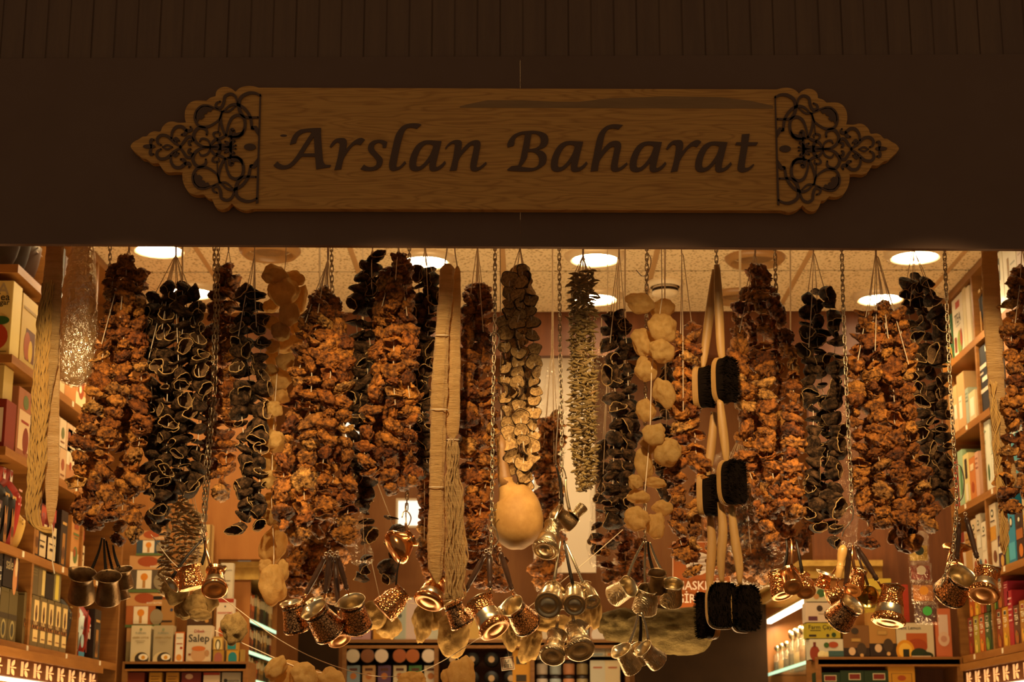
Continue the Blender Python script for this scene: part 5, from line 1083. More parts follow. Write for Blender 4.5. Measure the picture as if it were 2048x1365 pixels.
D_BLACK = [('t', 'KURU', .55, .82, .7, 'e0d8c8'), ('t', 'NURS', .55, .72, .7, 'e0d8c8'), ('r', .15, .52, .9, .6, 'd8d0c0'), ('c', .5, .26, .3, .34, '9a9484'), ('c', .5, .26, .2, .2, '5a2a18')]
D_SLEP = [('t', 'salep', .45, .7, .6, 'a89878'), ('r', .62, .05, .92, .9, '7a3a1c'), ('c', .74, .3, .14, .3, 'c89060'), ('c', .8, .7, .08, .2, 'e0c8a0')]
D_YEL = [('r', .35, .12, .95, .42, '4a4030'), ('c', .62, .2, .14, 'c8b898'), ('c', .7, .72, .24, .12, 'b83a1c'), ('t', 'CAN', .7, .72, .3, 'f0e0d0'), ('r', .2, .05, .8, .07, '6a4a20')]
D_BLUE = [('r', 0, 0, 1, .1, '3a88a8'), ('c', .55, .3, .24, .3, 'a8bcc0'), ('c', .6, .75, .24, .12, 'b83a1c'), ('t', 'kahve', .55, .55, .6, '2a3a48')]
D_FI = [('t', 'fi', .6, .5, .4, 'f0d8c8'), ('r', .1, .1, .3, .9, '7a1c10')]
D_ALOE = [('t', 'Sac', .35, .72, .3, '6a8a60'), ('c', .32, .26, .1, .26, '4a6a38'), ('c', .68, .26, .1, .26, '4a6a38'), ('c', .32, .3, .04, .3, '8aa868'), ('r', .1, .86, .6, .88, 'a8b8a0')]
D_BAND = lambda a, b_: [('c', .5, .86, .2, .16, '2c3a28'), ('c', .5, .86, .12, .08, 'e0d8c0'), ('r', .08, .45, .92, .66, a), ('c', .6, .2, .25, .24, b_), ('r', .2, .73, .8, .75, '4a3a28')]
D_NAVY = [('r', .55, .88, .98, .96, 'e0d8cc'), ('r', .06, .66, .6, .72, 'd8c8b8'), ('r', .06, .58, .4, .61, 'c8b8a8'), ('r', .3, .46, .98, .53, 'e0d8cc'), ('r', .06, .3, .7, .36, 'd8c8b8'), ('c', .85, .66, .1, '9a5a3a'), ('c', .85, .2, .1, '9a5a3a')]
# ------------------------------------------------------------------ left shelves
def bookcase(label, face, plane, us, zs, d, top, base, m=M_wood, back=True, name='shelf_unit', first_open=True):
    t = thing(name, label, 'shelves', frame_of(face, plane, (us[0]+us[-1])/2, base) @ Vector((0, 0, -d/2)))
    lo_, hi_ = (min(us), max(us))
    def bx(u0, u1, z0, z1, d0, d1, nm, mm):
        if face == 'R': MB().box((plane-d1, u0, z0), (plane-d0, u1, z1)).build(nm, [mm], t)
        elif face == 'L': MB().box((plane+d0, u0, z0), (plane+d1, u1, z1)).build(nm, [mm], t)
        else: MB().box((u0, plane+d0, z0), (u1, plane+d1, z1)).build(nm, [mm], t)
    for z in zs: bx(lo_, hi_, z-.015, z+.013, 0, d, 'shelf', M_woodh)
    for i, u in enumerate(us):
        if i == 0 and first_open: continue
        bx(u-.011, u+.011, base, top, .0015, d, 'side_panel', m)
    if back: bx(lo_, hi_, base, top, d, d+.012, 'back_panel', M_brown)
    bx(lo_, hi_, top-.03, top, .0, d, 'top_board', m)
    for i, z in enumerate(zs[1:] if face != 'F' else []):
        for j in range(3):
            u = lo_+(hi_-lo_)*(.16+.3*j+.07*(i % 2)); bx(u-.011, u+.011, z-.009, z+.010, -.0015, .0005, 'price_sticker', flat('e8dcc4'))
    return t
ZL = [2.83, 2.53, 2.23, 1.93, 1.632]
bookcase('tall wooden shelving along the wall by the film-wrapped fibre hank', 'R', XL, [5.36, 5.75, 6.37, 7.0], ZL, .33, CEIL-.002, .95)
def row(face, plane, u, z, items, where, gap=.004, dirn=1, back=0):
    """items: (width, height, depth, colour, design, words[, round, name, cat, stacked-on previous])"""
    n = 0
    for it in items:
        if it[0] < 0: u += -it[0]*dirn; continue
        w, h, d, c, des, words = it[:6]; rd = it[6] if len(it) > 6 else 0; nm = it[7] if len(it) > 7 else ('tin' if rd == 1 else 'packet' if rd == 2 else 'carton')
        lab = words if words.startswith('=') else '%s, %s %s' % (words, ORD[n], where)
        zz = z
        uu = u if dirn > 0 else u
        product(lab.lstrip('='), face, plane, uu, zz, w, h, d, c, des, nm, {'tin': 'tin', 'packet': 'packet', 'bottle': 'bottle'}.get(nm, 'box'), round_=rd)
        u += (w+gap)*dirn; n += 1
ZT = .0135
q7 = random.Random(5)
XF = XL-.012
row('R', XF, 5.40, 2.83+ZT, [(.1, .2, .14, '2a1a12', d_lines('5a4024'), 'dark packet', 2), (.11, .22, .14, '24160e', d_lines('6a4a28'), 'black packet', 2), (.1, .19, .14, '3a2010', d_lines('6a4a28'), 'brown packet', 2), (-.1,), (.12, .22, .15, '2c1c12', d_lines('50361f'), 'dark carton'), (.12, .2, .15, '6a3a1c', d_lines('b08850'), 'tan carton')], 'along the top left-hand shelf')
product('pale yellow apple tea box with red apples, facing the street on the upper left-hand shelves', 'F', 5.365, XL-.19, 2.53+ZT, .178, .245, .10, 'e0cc88', D_APPLE)
row('R', XF, 5.475, 2.53+ZT, [(.19, .235, .15, 'c8ae68', [('r', .3, .1, .85, .55, '6a3a20'), ('c', .4, .3, .2, .25, 'a85a24'), ('c', .6, .25, .12, .2, 'd0b050'), ('r', .1, .8, .9, .84, 'a08440')], 'yellow fruit tea carton'), (-.08,), (.12, .2, .15, '9a6a38', d_lines('c8a868'), 'ochre carton'), (.16, .22, .16, 'd8a870', d_gen(q7, ('e0c8a0', 'c87838', 'f0e0c8')), 'pale orange carton'), (.15, .23, .16, 'e4c8a0', d_gen(q7, ('c89058', 'e8d8b8', 'b85c2c')), 'cream carton'), (.14, .21, .16, 'd89860', d_gen(q7, ('e8d0a8', 'a85828', 'f0e4c8')), 'peach carton')], 'along the second left-hand shelf from the ceiling')
product('yellow and white tin facing the street at the open end of the left-hand shelves', 'F', 5.37, XL-.19, 2.40, .165, .115, .10, 'c8b070', D_TIN2, 'tin', 'tin', round_=1)
product('red pomegranate tea box with a cream label, under the yellow and white tin', 'F', 5.37, XL-.175, 2.23+ZT, .165, .155, .11, '8a3018', D_POM)
row('R', XF, 5.50, 2.23+ZT, [(.17, .225, .14, 'a8704c', [('c', .5, .82, .18, .14, '6a7a48'), ('r', .1, .1, .9, .68, 'd8bc98'), ('c', .6, .26, .2, .26, '8a3a20'), ('r', .25, .5, .75, .54, 'a04028')], 'brown and cream fruit tea carton'), (-.09,)]+[(.085, .115, .12, c_, [('c', .5, .5, .25, .25, b_), ('r', .2, .15, .8, .2, '8a5a38')], w_) for c_, b_, w_ in (('dcc4a4', 'a87850', 'small beige carton'), ('d4b894', '8a6a48', 'small sand carton'), ('e0ccb0', '6a7a50', 'small ivory carton'), ('d0b08c', 'a05a3c', 'small buff carton'))]+[(.13, .2, .14, 'e2d2b8', d_gen(q7, ('b88458', 'd8c8a8', 'a84c28')), 'ivory carton'), (.13, .21, .14, 'dcc8a8', d_gen(q7, ('c09468', 'e0d0b0', '7a8a50')), 'sand-coloured carton')], 'along the middle left-hand shelf')
row('R', XF, 5.92, 2.23+ZT+.118, [(.085, .1, .12, c_, [('c', .5, .5, .25, .25, b_), ('r', .2, .15, .8, .2, '8a5a38')], w_) for c_, b_, w_ in (('d8c0a0', '9a6a48', 'upper small beige carton'), ('dcc8ac', '7a8058', 'upper small ivory carton'), ('d2b696', '98583c', 'upper small buff carton'), ('dabf9c', '8a6848', 'upper small sand carton'))], 'along the upper stack, middle left-hand shelf')
row('R', XF, 5.365, 1.93+ZT, [(.075, .16, .1, 'c8b48c', [('r', .1, .7, .9, .85, '5a3020'), ('r', .2, .2, .8, .5, '9a8058')], 'beige packet', 2), (.075, .21, .1, '1c1410', D_DGOLD, 'black and gold packet', 2), (.07, .21, .1, '181210', D_DGOLD, 'black packet with gold', 2), (.05, .23, .1, 'a0281c', d_lines('e0b0a0'), 'scarlet packet', 2), (.06, .14, .1, 'c8a050', d_lines('6a4a20'), 'golden packet', 2), (-.06,), (.075, .2, .12, '2a1a12', D_DGOLD, 'dark carton with a gold drawing'), (.12, .21, .12, '7a2416', D_RED, 'maroon and cream packet', 2), (.12, .215, .12, '7a2416', D_RED, 'maroon packet with a cream panel', 2), (.09, .2, .12, '2c1c12', D_DGOLD, 'dark packet'), (-.05,), (.13, .2, .13, 'c08a50', d_gen(q7, ('e0c8a0', '6a7a48', 'a05028')), 'tan carton'), (.12, .19, .13, 'dcc8a0', D_RED, 'cream packet', 2)], 'along the left-hand shelf behind the golden fibre')
row('R', XF, 5.40, 2.13, [(.07, .07, .1, '8a2a18', [('r', .35, .3, .7, .8, 'd8ccc0')], 'small crimson packet', 2), (.07, .075, .1, '7a2416', [('r', .35, .3, .7, .8, 'd8ccc0')], 'small dark red packet', 2)], 'lying over the black and gold packets')
row('R', XF, 5.37, 1.632+ZT, [(.08, .265, .09, '221c16', D_BLACK, 'black tin', 1), (.09, .165, .09, '6a5c34', D_EMB, 'olive tin with an emblem', 1), (.09, .165, .09, '6a5c34', D_EMB, 'second-look olive tin', 1), (-.07,)]+[(.088, .17, .09, '7a6844', d_tin(), w_, 1) for w_ in ('olive coffee tin', 'olive coffee tin with cream label', 'coffee tin with cream label', 'cream-labelled olive tin', 'olive and cream tin', 'slim olive coffee tin')]+[(-.05,), (.05, .2, .09, '2a2018', d_lines('a08858'), 'dark packet', 2), (.1, .21, .09, 'd0a428', D_YEL, 'yellow packet', 2), (.085, .2, .09, 'b8c4c4', D_BLUE, 'pale blue packet', 2), (.09, .2, .09, '9a2c18', D_FI, 'red packet', 2), (.1, .19, .09, '2a1a12', D_DGOLD, 'dark brown packet')], 'along the lowest left-hand shelf')
product('dark salep carton with a cream drawing standing on two olive tins', 'R', XF, 5.462, 1.632+ZT+.168, .17, .105, .09, '1e140e', D_SLEP)
row('R', XF, 5.77, 1.632+ZT+.172, [(.088, .1, .09, '6c5c3c', d_lines('8a7a50'), 'upper olive tin', 1), (.088, .1, .09, '7a6844', [('r', .5, .05, .9, .9, 'd8c080')], 'upper coffee tin', 1), (.1, .085, .09, '24180f', d_lines('2c2014', 1), 'black carton'), (.088, .1, .09, '8a7c58', [('r', .2, .05, .7, .95, 'd8c460')], 'upper yellow tin', 1)], 'on top of the olive coffee tins')
# carved, lamp-lit valance of the counter under the shelves
def valance(label, face, plane, u0, u1, z0, z1, n):
    t = thing('counter_valance', label, 'carved strip', frame_of(face, plane, (u0+u1)/2, z0) @ Vector((0, 0, -.02)))
    M = frame_of(face, plane, u0 if face == 'R' else u1, 0); L_ = u1-u0
    MB().box((0, z0, -.015), (L_, z1, 0), 0, M).build('board', [M_brown], t)
    MB().box((0, z1, -.015), (L_, z1+.028, .02), 0, M).build('ledge', [M_woodh], t)
    mo = mat('lit_cutout', srgb('e8a860'), .5, emit=.75, emit_col=(1, .50, .18)); h = z1-z0; pitch = L_/n
    for i in range(n):
        b = MB(); cx = (i+.5)*pitch; cy = (z0+z1)/2
        for s in (-1, 1):
            b.prism([(cx+a*pitch, cy+s*c*h) for a, c in ((-.06, .07), (.02, .07), (.13, .16), (.16, .28), (.14, .42), (.02, .36), (-.05, .24))][::s], .002, M @ Matrix.Translation((0, 0, .0004)))
        b.box((cx-.1*pitch, cy-.035*h, .0004), (cx+.27*pitch, cy+.035*h, .0024), 0, M)
        for a in (-.34, -.27, -.2): b.box((cx+a*pitch, cy-.4*h, .0004), (cx+(a+.03)*pitch, cy+.4*h, .0016), 0, M)
        b.build('cutout_leaf', [mo], t)
    MB().box((0, z0-.015, -.015), (L_, z0-.004, .008), 0, M).build('light_strip', [mat('counter_light', (1, .9, .7), .4, emit=2.6, emit_col=(1, .74, .42))], t)
    l = area('counter_strip_lamp', M @ Vector((L_/2, z0-.04, .03)), (0, 0, 0), .1, L_, .7); l.parent = t; l.matrix_parent_inverse = Matrix.Translation(-t.location)
    MB().box((0, 1.0, -.015), (L_, z0-.017, -.004), 0, M).build('glass_case', [mat('case_glass', srgb('a8742f'), .15, coat=.4)], t)
valance('lamp-lit carved strip with leaf cut-outs under the left-hand shelves', 'R', XL+.02, 5.0, 6.62, 1.532, 1.590, 11)
valance('lamp-lit carved strip with leaf cut-outs under the right-hand shelves', 'L', XR-.02, 5.9, 6.98, 1.548, 1.612, 8)
# ------------------------------------------------------------------ corner shelf facing the street, left
YB = 7.12
bookcase('corner shelves with herbal cartons facing the street, left of the dark passage', 'F', YB, [-1.655, -1.16], [1.637, 1.32], .20, 1.66, 1.0, back=True, first_open=False)
MB_ = None
def fpx(label, x0, x1, yt, yb, Y, d, col, des, z=None, **kw):
    p0 = P(x0, yb, Y); p1 = P(x1, yt, Y); z0 = p0.z if z is None else z
    return product(label, 'F', Y, p0.x, z0, p1.x-p0.x, p1.z-z0, d, col, des, **kw)
zt = 1.637+ZT
fpx('white green-lotus tea box, outer one of two alike beside the stacked butter boxes', 259, 302, 1252, 1331, 7.13, .06, 'd8c8a8', D_LOTUS, zt)
fpx('greyer green-lotus tea box, inner one next to the slim orange-edged carton', 304, 347, 1252, 1331, 7.13, .06, 'b8a888', D_LOTUS, zt)
fpx('slim white carton with orange edges between green-lotus tea and salep', 347.5, 369.5, 1265, 1331, 7.13, .05, 'c87838', [('r', .1, .02, .9, .96, 'e4d8c4'), ('c', .5, .2, .3, .34, 'd89848'), ('c', .7, .5, .14, 'a83a1c'), ('t', 'nature', .5, .82, .6, '6a7a88'), ('r', .2, .62, .8, .65, 'b06030')], zt)
fpx('salep box with a steaming cup drawing and large dark lettering', 371, 424, 1252, 1331, 7.13, .07, 'd0c0a8', D_SALEP, zt)
G = 'tiny cartons in a square stack'
z2 = P(0, 1301.5, 7.13).z
fpx('tiny cream carton with a bottle arch, upper outer one of four', 425, 447, 1274, 1301, 7.13, .05, 'b89048', [('r', .1, .05, .9, .9, 'd8bc78'), ('c', .5, .4, .26, .5, '6a5a38'), ('c', .5, .35, .14, .4, 'e0d8c0')], z2+.001, group=G)
fpx('tiny teal and gold carton, upper inner one of four', 451, 476, 1274, 1301, 7.13, .05, 'b89040', [('r', .15, .05, .85, .8, '2a8a90')], z2+.001, group=G)
fpx('tiny rose and gold carton, lower outer one of four', 425, 448, 1301.5, 1331, 7.13, .05, 'b08a3c', [('c', .5, .45, .38, .5, 'a86858'), ('r', .15, .05, .85, .5, 'a86858')], zt, group=G)
fpx('tiny teal carton with a gold arch, lower inner one of four', 452, 478, 1301.5, 1331, 7.13, .05, 'c09838', [('c', .5, .5, .34, .4, '208890'), ('r', .16, .05, .84, .5, '208890')], zt, group=G)
fpx('yellowed carton turned away at the end of the corner shelf', 479, 487, 1300, 1331, 7.13, .05, 'a88a48', [], zt)
D_KEK = [('r', 0, .92, 1, 1, 'a84020'), ('t', 'KEKREYEMİ', .5, .66, .86, 'b83c1c'), ('c', .45, .2, .3, .4, 'b86838'), ('c', .5, .82, .05, '2a2a2a'), ('r', .4, .5, .9, .53, 'a8a098')]
zk = P(0, 1272, 7.18).z
b = fpx('white carton with red lettering standing above the tiny cartons', 429, 468, 1198, 1331, 7.19, .05, 'd8c8b4', [('r', 0, .94, 1, 1, 'a84020'), ('t', 'KEKREYEMİ', .5, .78, .86, 'b83c1c'), ('c', .45, .5, .3, .4, 'b86838'), ('c', .5, .88, .05, '2a2a2a')], zt)
fpx('tall pale grey carton highest beside the orange wall panel', 434, 467, 1127, 1331, 7.25, .04, 'c8bca8', [('c', .2, .93, .1, '2a2420'), ('t', 'naturim', .6, .93, .6, '6a645c'), ('r', .2, .82, .8, .83, '8a8278'), ('r', .2, .78, .7, .79, '8a8278'), ('r', .3, .6, .6, .74, '9a9080')], zt)
fpx('tall carton with an orange oval emblem behind the copper pots', 380, 425, 1050, 1331, 7.26, .05, 'c8ac78', [('c', .4, .93, .3, .2, 'c85a24'), ('c', .4, .93, .24, .15, 'e0d0b0'), ('r', .2, .6, .7, .8, 'a88a58'), ('r', .86, 0, 1, 1, '8a6a38'), ('c', .5, .35, .3, .5, 'b89860')], zt)
fpx('brown coffee carton above the greyer green-lotus box', 305, 350, 1200, 1331, 7.20, .05, 'a8804c', [('r', .1, .65, .9, .68, '4a3420'), ('c', .85, .84, .08, '3a4a6a'), ('c', .7, .5, .12, '5a9aa8'), ('r', 0, 0, 1, .5, '6a4a28')], zt)
fpx('dark coffee carton with a cup above the salep box', 370, 425, 1205, 1331, 7.21, .04, '5a3c20', [('r', 0, .74, 1, 1, 'a88450'), ('c', .42, .74, .16, .12, 'e0d0b8'), ('c', .8, .7, .08, 'c89a58')], zt)
zc = zt
for i, (x0, x1, yt, yb, c, lab) in enumerate([(250, 318, 1256, 1331, 'a8946c', 'butter box lowest in the stack behind the green-lotus tea'), (250, 322, 1186, 1256, 'b06a34', 'butter box with orange carrots, third from the top of its stack'), (256, 330, 1112, 1186, '6a5a48', 'butter box with coconut halves, second from the top of its stack'), (272, 330, 1062, 1112, '4a5a68', 'bluish butter box topmost of the stack behind the bronze pots')]):
    z1 = P(0, yt, 7.2).z; product(lab, 'F', 7.2, P(x0, yb, 7.2).x, zc, P(x1, yb, 7.2).x-P(x0, yb, 7.2).x, z1-zc-.001, .08, c, D_BUTTER); zc = z1
for x0, x1, c, des, lab in [(245, 289, '8a4020', [('c', .5, .5, .16, 'd8b880')], 'russet carton with a round seal'), (296, 324, 'c89a3c', d_lines('8a6020'), 'yellow carton beside the russet one'), (330, 358, 'c09038', d_lines('7a5018'), 'yellow carton beside the red starred one'), (361, 402, '7a2818', [('c', .4, .85, .2, .14, 'c8a890'), ('c', .3, .5, .05, 'e0d0c0'), ('c', .5, .5, .05, 'e0d0c0'), ('c', .7, .5, .05, 'e0d0c0')], 'red carton with three white dots'), (405, 440, 'd8c4ac', [('r', 0, .9, 1, 1, 'a84020'), ('t', 'KEKREYEMİ', .5, .6, .86, 'b83c1c')], 'white carton with red lettering'), (442, 482, 'b0a694', [('c', .2, .7, .1, '2a2420'), ('t', 'naturim', .6, .7, .6, '5a544c')], 'pale grey carton with a dark dot')]:
    fpx(lab+' under the green-lotus tea shelf', x0, x1, 1346, 1400, 7.14, .08, c, des)
# ------------------------------------------------------------------ lit alcove shelves: books of tubes left, perfume right
M_glasse = mat('glass_edge', (.55, .85, .62), .2, emit=.9, emit_col=(.62, 1.0, .66))
M_gold = mat('gilt_moulding', (.70, .45, .12), .38, .35, col2=(.50, .30, .07), nscale=20)
def alcove(label, face, plane, u0, u1, zs, ztop):
    t = thing('display_case', label, 'display case', frame_of(face, plane, (u0+u1)/2, .9) @ Vector((0, 0, -.16)))
    sg = 1 if face == 'R' else -1
    def bx(nm, m, x0, x1, ya, yb, z0, z1):
        a, c = plane-sg*x0, plane-sg*x1; MB().box((min(a, c), ya, z0), (max(a, c), yb, z1)).build(nm, [m], t)
    for z in zs:
        bx('glass_shelf', mat('shelf_glass', (.5, .6, .5), .1, trans=0, alpha=.35), .003, .3, u0, u1, z-.004, z+.004)
        bx('lit_edge', M_glasse, -.002, .003, u0, u1, z-.007, z+.007)
    bx('side_panel', M_orange, 0, .3, u1, u1+.02, .9, ztop); bx('side_panel', M_orange, 0, .3, u0-.02, u0, .9, ztop); bx('back_panel', M_brown, .3, .31, u0, u1, .9, ztop)
    bx('cornice', M_gold, -.035, .3, u0-.03, u1+.03, ztop, ztop+.05); bx('cornice_lip', M_gold, -.055, .3, u0-.05, u1+.03, ztop+.05, ztop+.075)
    return t
alcove('narrow lit case of slim books and tubes with three glowing glass shelves', 'R', -1.2, 7.43, 8.2, [1.849, 1.715, 1.60], 2.02)
q = random.Random(3); n = 0
for z, hh in ((1.849, .13), (1.715, .115), (1.60, .1)):
    y = 7.45; i = 0
    while y < 8.12:
        w_ = q.uniform(.026, .044); c = q.choice(['b08a50', '8a3c20', '4a5a38', 'c8b080', '6a4a28', '9a7a40', '3a3424', 'b86a34'])
        wd = {'b08a50': 'tan', '8a3c20': 'brick-red', '4a5a38': 'moss', 'c8b080': 'cream', '6a4a28': 'brown', '9a7a40': 'ochre', '3a3424': 'dark', 'b86a34': 'orange'}[c]
        product('slim %s carton on the %s glowing glass shelf' % (wd, {1.849: 'upper', 1.715: 'middle', 1.60: 'lower'}[z]), 'R', -1.21, y, z+.0045, w_, hh*q.uniform(.8, .98), .1, c, [('r', .2, .6, .8, .9, 'd8c8a0'), ('r', .3, .1, .7, .4, '3a2a18')], 'slim_carton', 'box', 'slim %s cartons on the %s glass shelf' % (wd, {1.849: 'upper', 1.715: 'middle', 1.60: 'lower'}[z])); y += w_+.004; i += 1
alcove('lit case of perfume bottles with a glowing glass shelf, gilt cornice on top', 'L', 1.2, 7.4, 8.9, [1.68, 1.47], 2.02)
cs = bpy.data.objects
lt = thing('case_lamp', 'slanting white strip lamp inside the perfume case', 'lamp', (1.22, 8.2, 1.95))
MB().box((1.205, 7.55, 1.935), (1.225, 8.85, 1.955)).build('tube', [mat('strip_glow', (1, .95, .85), .4, emit=6, emit_col=(1, .86, .62))], lt)
ll = area('case_strip', (1.25, 8.2, 1.93), (0, math.radians(-15), 0), .03, 1.3, 11, (1, .74, .40)); ll.parent = lt; ll.matrix_parent_inverse = Matrix.Translation(-lt.location)
MB().box((1.20, 7.54, 1.955), (1.23, 8.86, 1.965)).build('housing', [M_gold], lt)
M_bott = mat('bottle_glass', (.85, .72, .48), .06, trans=.85, ior=1.4); M_cap = mat('bottle_cap', (.72, .56, .34), .15, .9)
def bottle(label, x, y, z, r, h, liquid, group):
    t = thing('perfume_bottle', label, 'bottle', (x, y, z), group); M = Matrix.Translation((x, y, z))
    MB().lathe([(.0001, 0), (r*.95, 0), (r, .004), (r, h*.62), (r*.5, h*.70), (r*.36, h*.73), (r*.36, h*.79)], 16, M).build('glass', [M_bott], t, True)
    MB().lathe([(.0001, .006), (r*.82, .006), (r*.82, h*.40), (.0001, h*.40)], 14, M).build('liquid', [flat(liquid)], t, True)
    MB().lathe([(r*.45, h*.79), (r*.5, h*.8), (r*.8, h*.86), (r*.9, h*.92), (r*.6, h*.985), (.0001, h)], 16, M).build('stopper', [M_cap], t, True)
for k_, (n_, r, h, x) in enumerate(((8, .023, .215, 1.315), (8, .022, .175, 1.25))):
    for i in range(n_):
        y = 7.56+i*.17+(.08 if k_ else 0); c = ['4a2c14', 'd8b070', '2a1c10', 'b07828', 'e0cca0', '3a2414'][(i+k_) % 6]
        bottle('%s perfume bottle with round stopper, %s in the %s row' % (['dark', 'amber', 'black', 'golden', 'clear', 'brown'][(i+k_) % 6], ORD[i], ['back', 'front'][k_]), x, y, 1.6845, r, h*(1 if i < 5 or k_ == 0 else .8), c, None)
for i in range(5): bottle('small perfume bottle on the lower glass shelf of the lit case, %s from the street' % ORD[i], 1.26, 7.5+i*.2, 1.4745, .02, .13, 'c89a58', None)
# rear shelves
YR = 8.82
bookcase('low rear shelving with round tins and cards, seen between the hanging pots', 'F', YR, [-.94, -.475, .01, .49], [1.826, 1.56], .28, 1.856, 1.0, back=True, first_open=False)
for i, (x, c) in enumerate(((707, 'c8b8a0'), (736, '8a5830'), (764, 'd8c4b0'), (800, 'a8602c'), (826, 'b0682c'), (858, 'dccab8'))):
    p = P(x, 1313, YR+.03); r = 14.5*PXM(YR); t = thing('round_tin', '%s round tin lid, %s of the row on the rear shelf' % (['striped grey', 'brown', 'pale pink', 'copper-brown', 'orange-brown', 'whitish'][i], ORD[i]), 'tin', p); M = Matrix.Translation((p.x, YR+.02, p.z)) @ Matrix.Rotation(PI/2, 4, 'X')
    MB().lathe([(r*.97, -.09), (r*.97, 0), (r, .0), (r, .012), (r*.94, .016), (.0001, .016)], 24, M).build('body', [flat('3a2a1c')], t, True)
    MB().lathe([(r*.92, .0165), (.0001, .0175)], 24, M).build('lid_label', [flat(c)], t)
for i in range(6):
    x = 693+i*31; c = ['8a98a0', 'c8a070', '6a4a6a', 'd0c0a0', '5a8a50', 'd8c8b0'][i]
    fpx('small bright packet, %s in line under the round tins' % ORD[i], x, x+27, 1332, 1385, YR+.03, .08, c, [('r', .1, .1, .9, .35, 'e0d4c0'), ('c', .5, .6, .25, 'b87838'), ('r', .2, .8, .8, .9, '6a3a20')])
for r_ in range(2):
    for i in range(4):
        p = P(905+i*39, 1320+r_*38, YR+.04); rr = 15*PXM(YR); t = thing('dark_tin', 'dark tin with a pale centre, %s in the %s rear row' % (ORD[i], ['upper', 'lower'][r_]), 'tin', p); M = Matrix.Translation((p.x, YR+.03, p.z)) @ Matrix.Rotation(PI/2, 4, 'X')
        MB().lathe([(rr, -.08), (rr, 0), (rr*.9, .008), (.0001, .008)], 24, M).build('body', [flat('1e1611')], t, True); MB().lathe([(rr*.42, .009), (.0001, .0095)], 20, M).build('lid_label', [flat('c8a880')], t)
zr_ = 1.826+ZT
for x0, x1, yt, c, des, lab in [(700, 742, 1225, 'c8a0a0', [('r', .1, .2, .6, .8, '8a5a48')], 'pinkish carton on the rear shelf above the striped tin'), (746, 786, 1250, 'd8a040', [('c', .5, .5, .2, 'e8c880')], 'yellow carton on the rear shelf beside the white cards'), (788, 878, 1196, 'd0ccb8', [('r', .02, .02, .25, .98, 'bcc0b0'), ('r', .27, .02, .78, .98, 'dcc4b8'), ('c', .12, .6, .05, '6a7068'), ('c', .12, .72, .03, '6a7068')], 'wide white and pink card box on the rear shelf'), (890, 1050, 1226, 'd8b468', [('r', 0, 0, 1, .14, 'e0d0b0'), ('r', .1, .5, .3, .8, 'e8d090'), ('r', .5, .5, .7, .8, 'e8d090')], 'long yellow box on the rear shelf behind the big hammered pot'), (1072, 1130, 1230, '8a6a48', [('c', .5, .3, .3, 'd8c8b0')], 'brown cup carton on the rear shelf by the silver pots'), (1134, 1176, 1244, 'b8c0b8', [('c', .5, .35, .35, 'e0d4c8'), ('c', .5, .35, .2, '5a3a24')], 'pale blue cup carton on the rear shelf'), (1180, 1236, 1240, 'c09878', [('c', .3, .35, .25, 'e4d8cc'), ('c', .7, .35, .22, 'e4d8cc')], 'beige cup carton at the end of the rear shelf')]:
    fpx(lab, x0, x1, yt, 1289, YR+.05, .12, c, des, zr_)
fpx('yellow display box with dark pictures on the lower rear shelf', 1025, 1060, 1300, 1392, YR+.02, .15, 'd8a038', [('r', .2, .68, .8, .85, '4a3c2c'), ('r', .2, .3, .8, .45, '4a3c2c')])
for r_ in range(3):
    for i in range(4):
        x = 1072+i*27; lab = 'small jar with a dark lid, %s in row %s by the yellow box' % (ORD[i], ['one', 'two', 'three'][r_]); p0 = P(x, 1320+r_*30, YR+.04); k = PXM(YR)
        t = thing('jar', lab, 'jar', p0); M = Matrix.Translation((p0.x+12*k, YR+.08, p0.z))
        MB().lathe([(.0001, 0), (11*k, 0), (11.5*k, 2*k), (11.5*k, 20*k), (10*k, 22*k), (.0001, 22*k)], 18, M).build('body', [flat(['c8b8a8', 'b0b8b8', 'c89068', 'a8946c'][i])], t, True); MB().lathe([(11*k, 22*k), (11*k, 27*k), (.0001, 27.5*k)], 18, M).build('lid', [flat('3a2a1e')], t, True)
for i, (x0, x1, c) in enumerate(((1181, 1210, 'd0c8b4'), (1211, 1240, 'd8c4a0'))):
    for j, (yt, yb) in enumerate(((1297, 1314), (1322, 1400))):
        fpx('%s white carton, %s column beside the small jars' % (['flat upper', 'tall lower'][j], ['nearer', 'farther'][i]), x0, x1, yt, yb, YR+.03, .1, c, [('r', .15, .1, .85, .4, 'a8b0b0' if i == 0 else 'd89040'), ('r', .2, .8, .8, .84, 'b86a40')])
struct(MB().box((.52, 8.70, 0), (1.18, 8.74, 2.02)).build('door_1', [M_dark]))
struct(MB().box((-1.16, 8.70, 0), (-.96, 8.74, 2.02)).build('trim_3', [M_dark]))
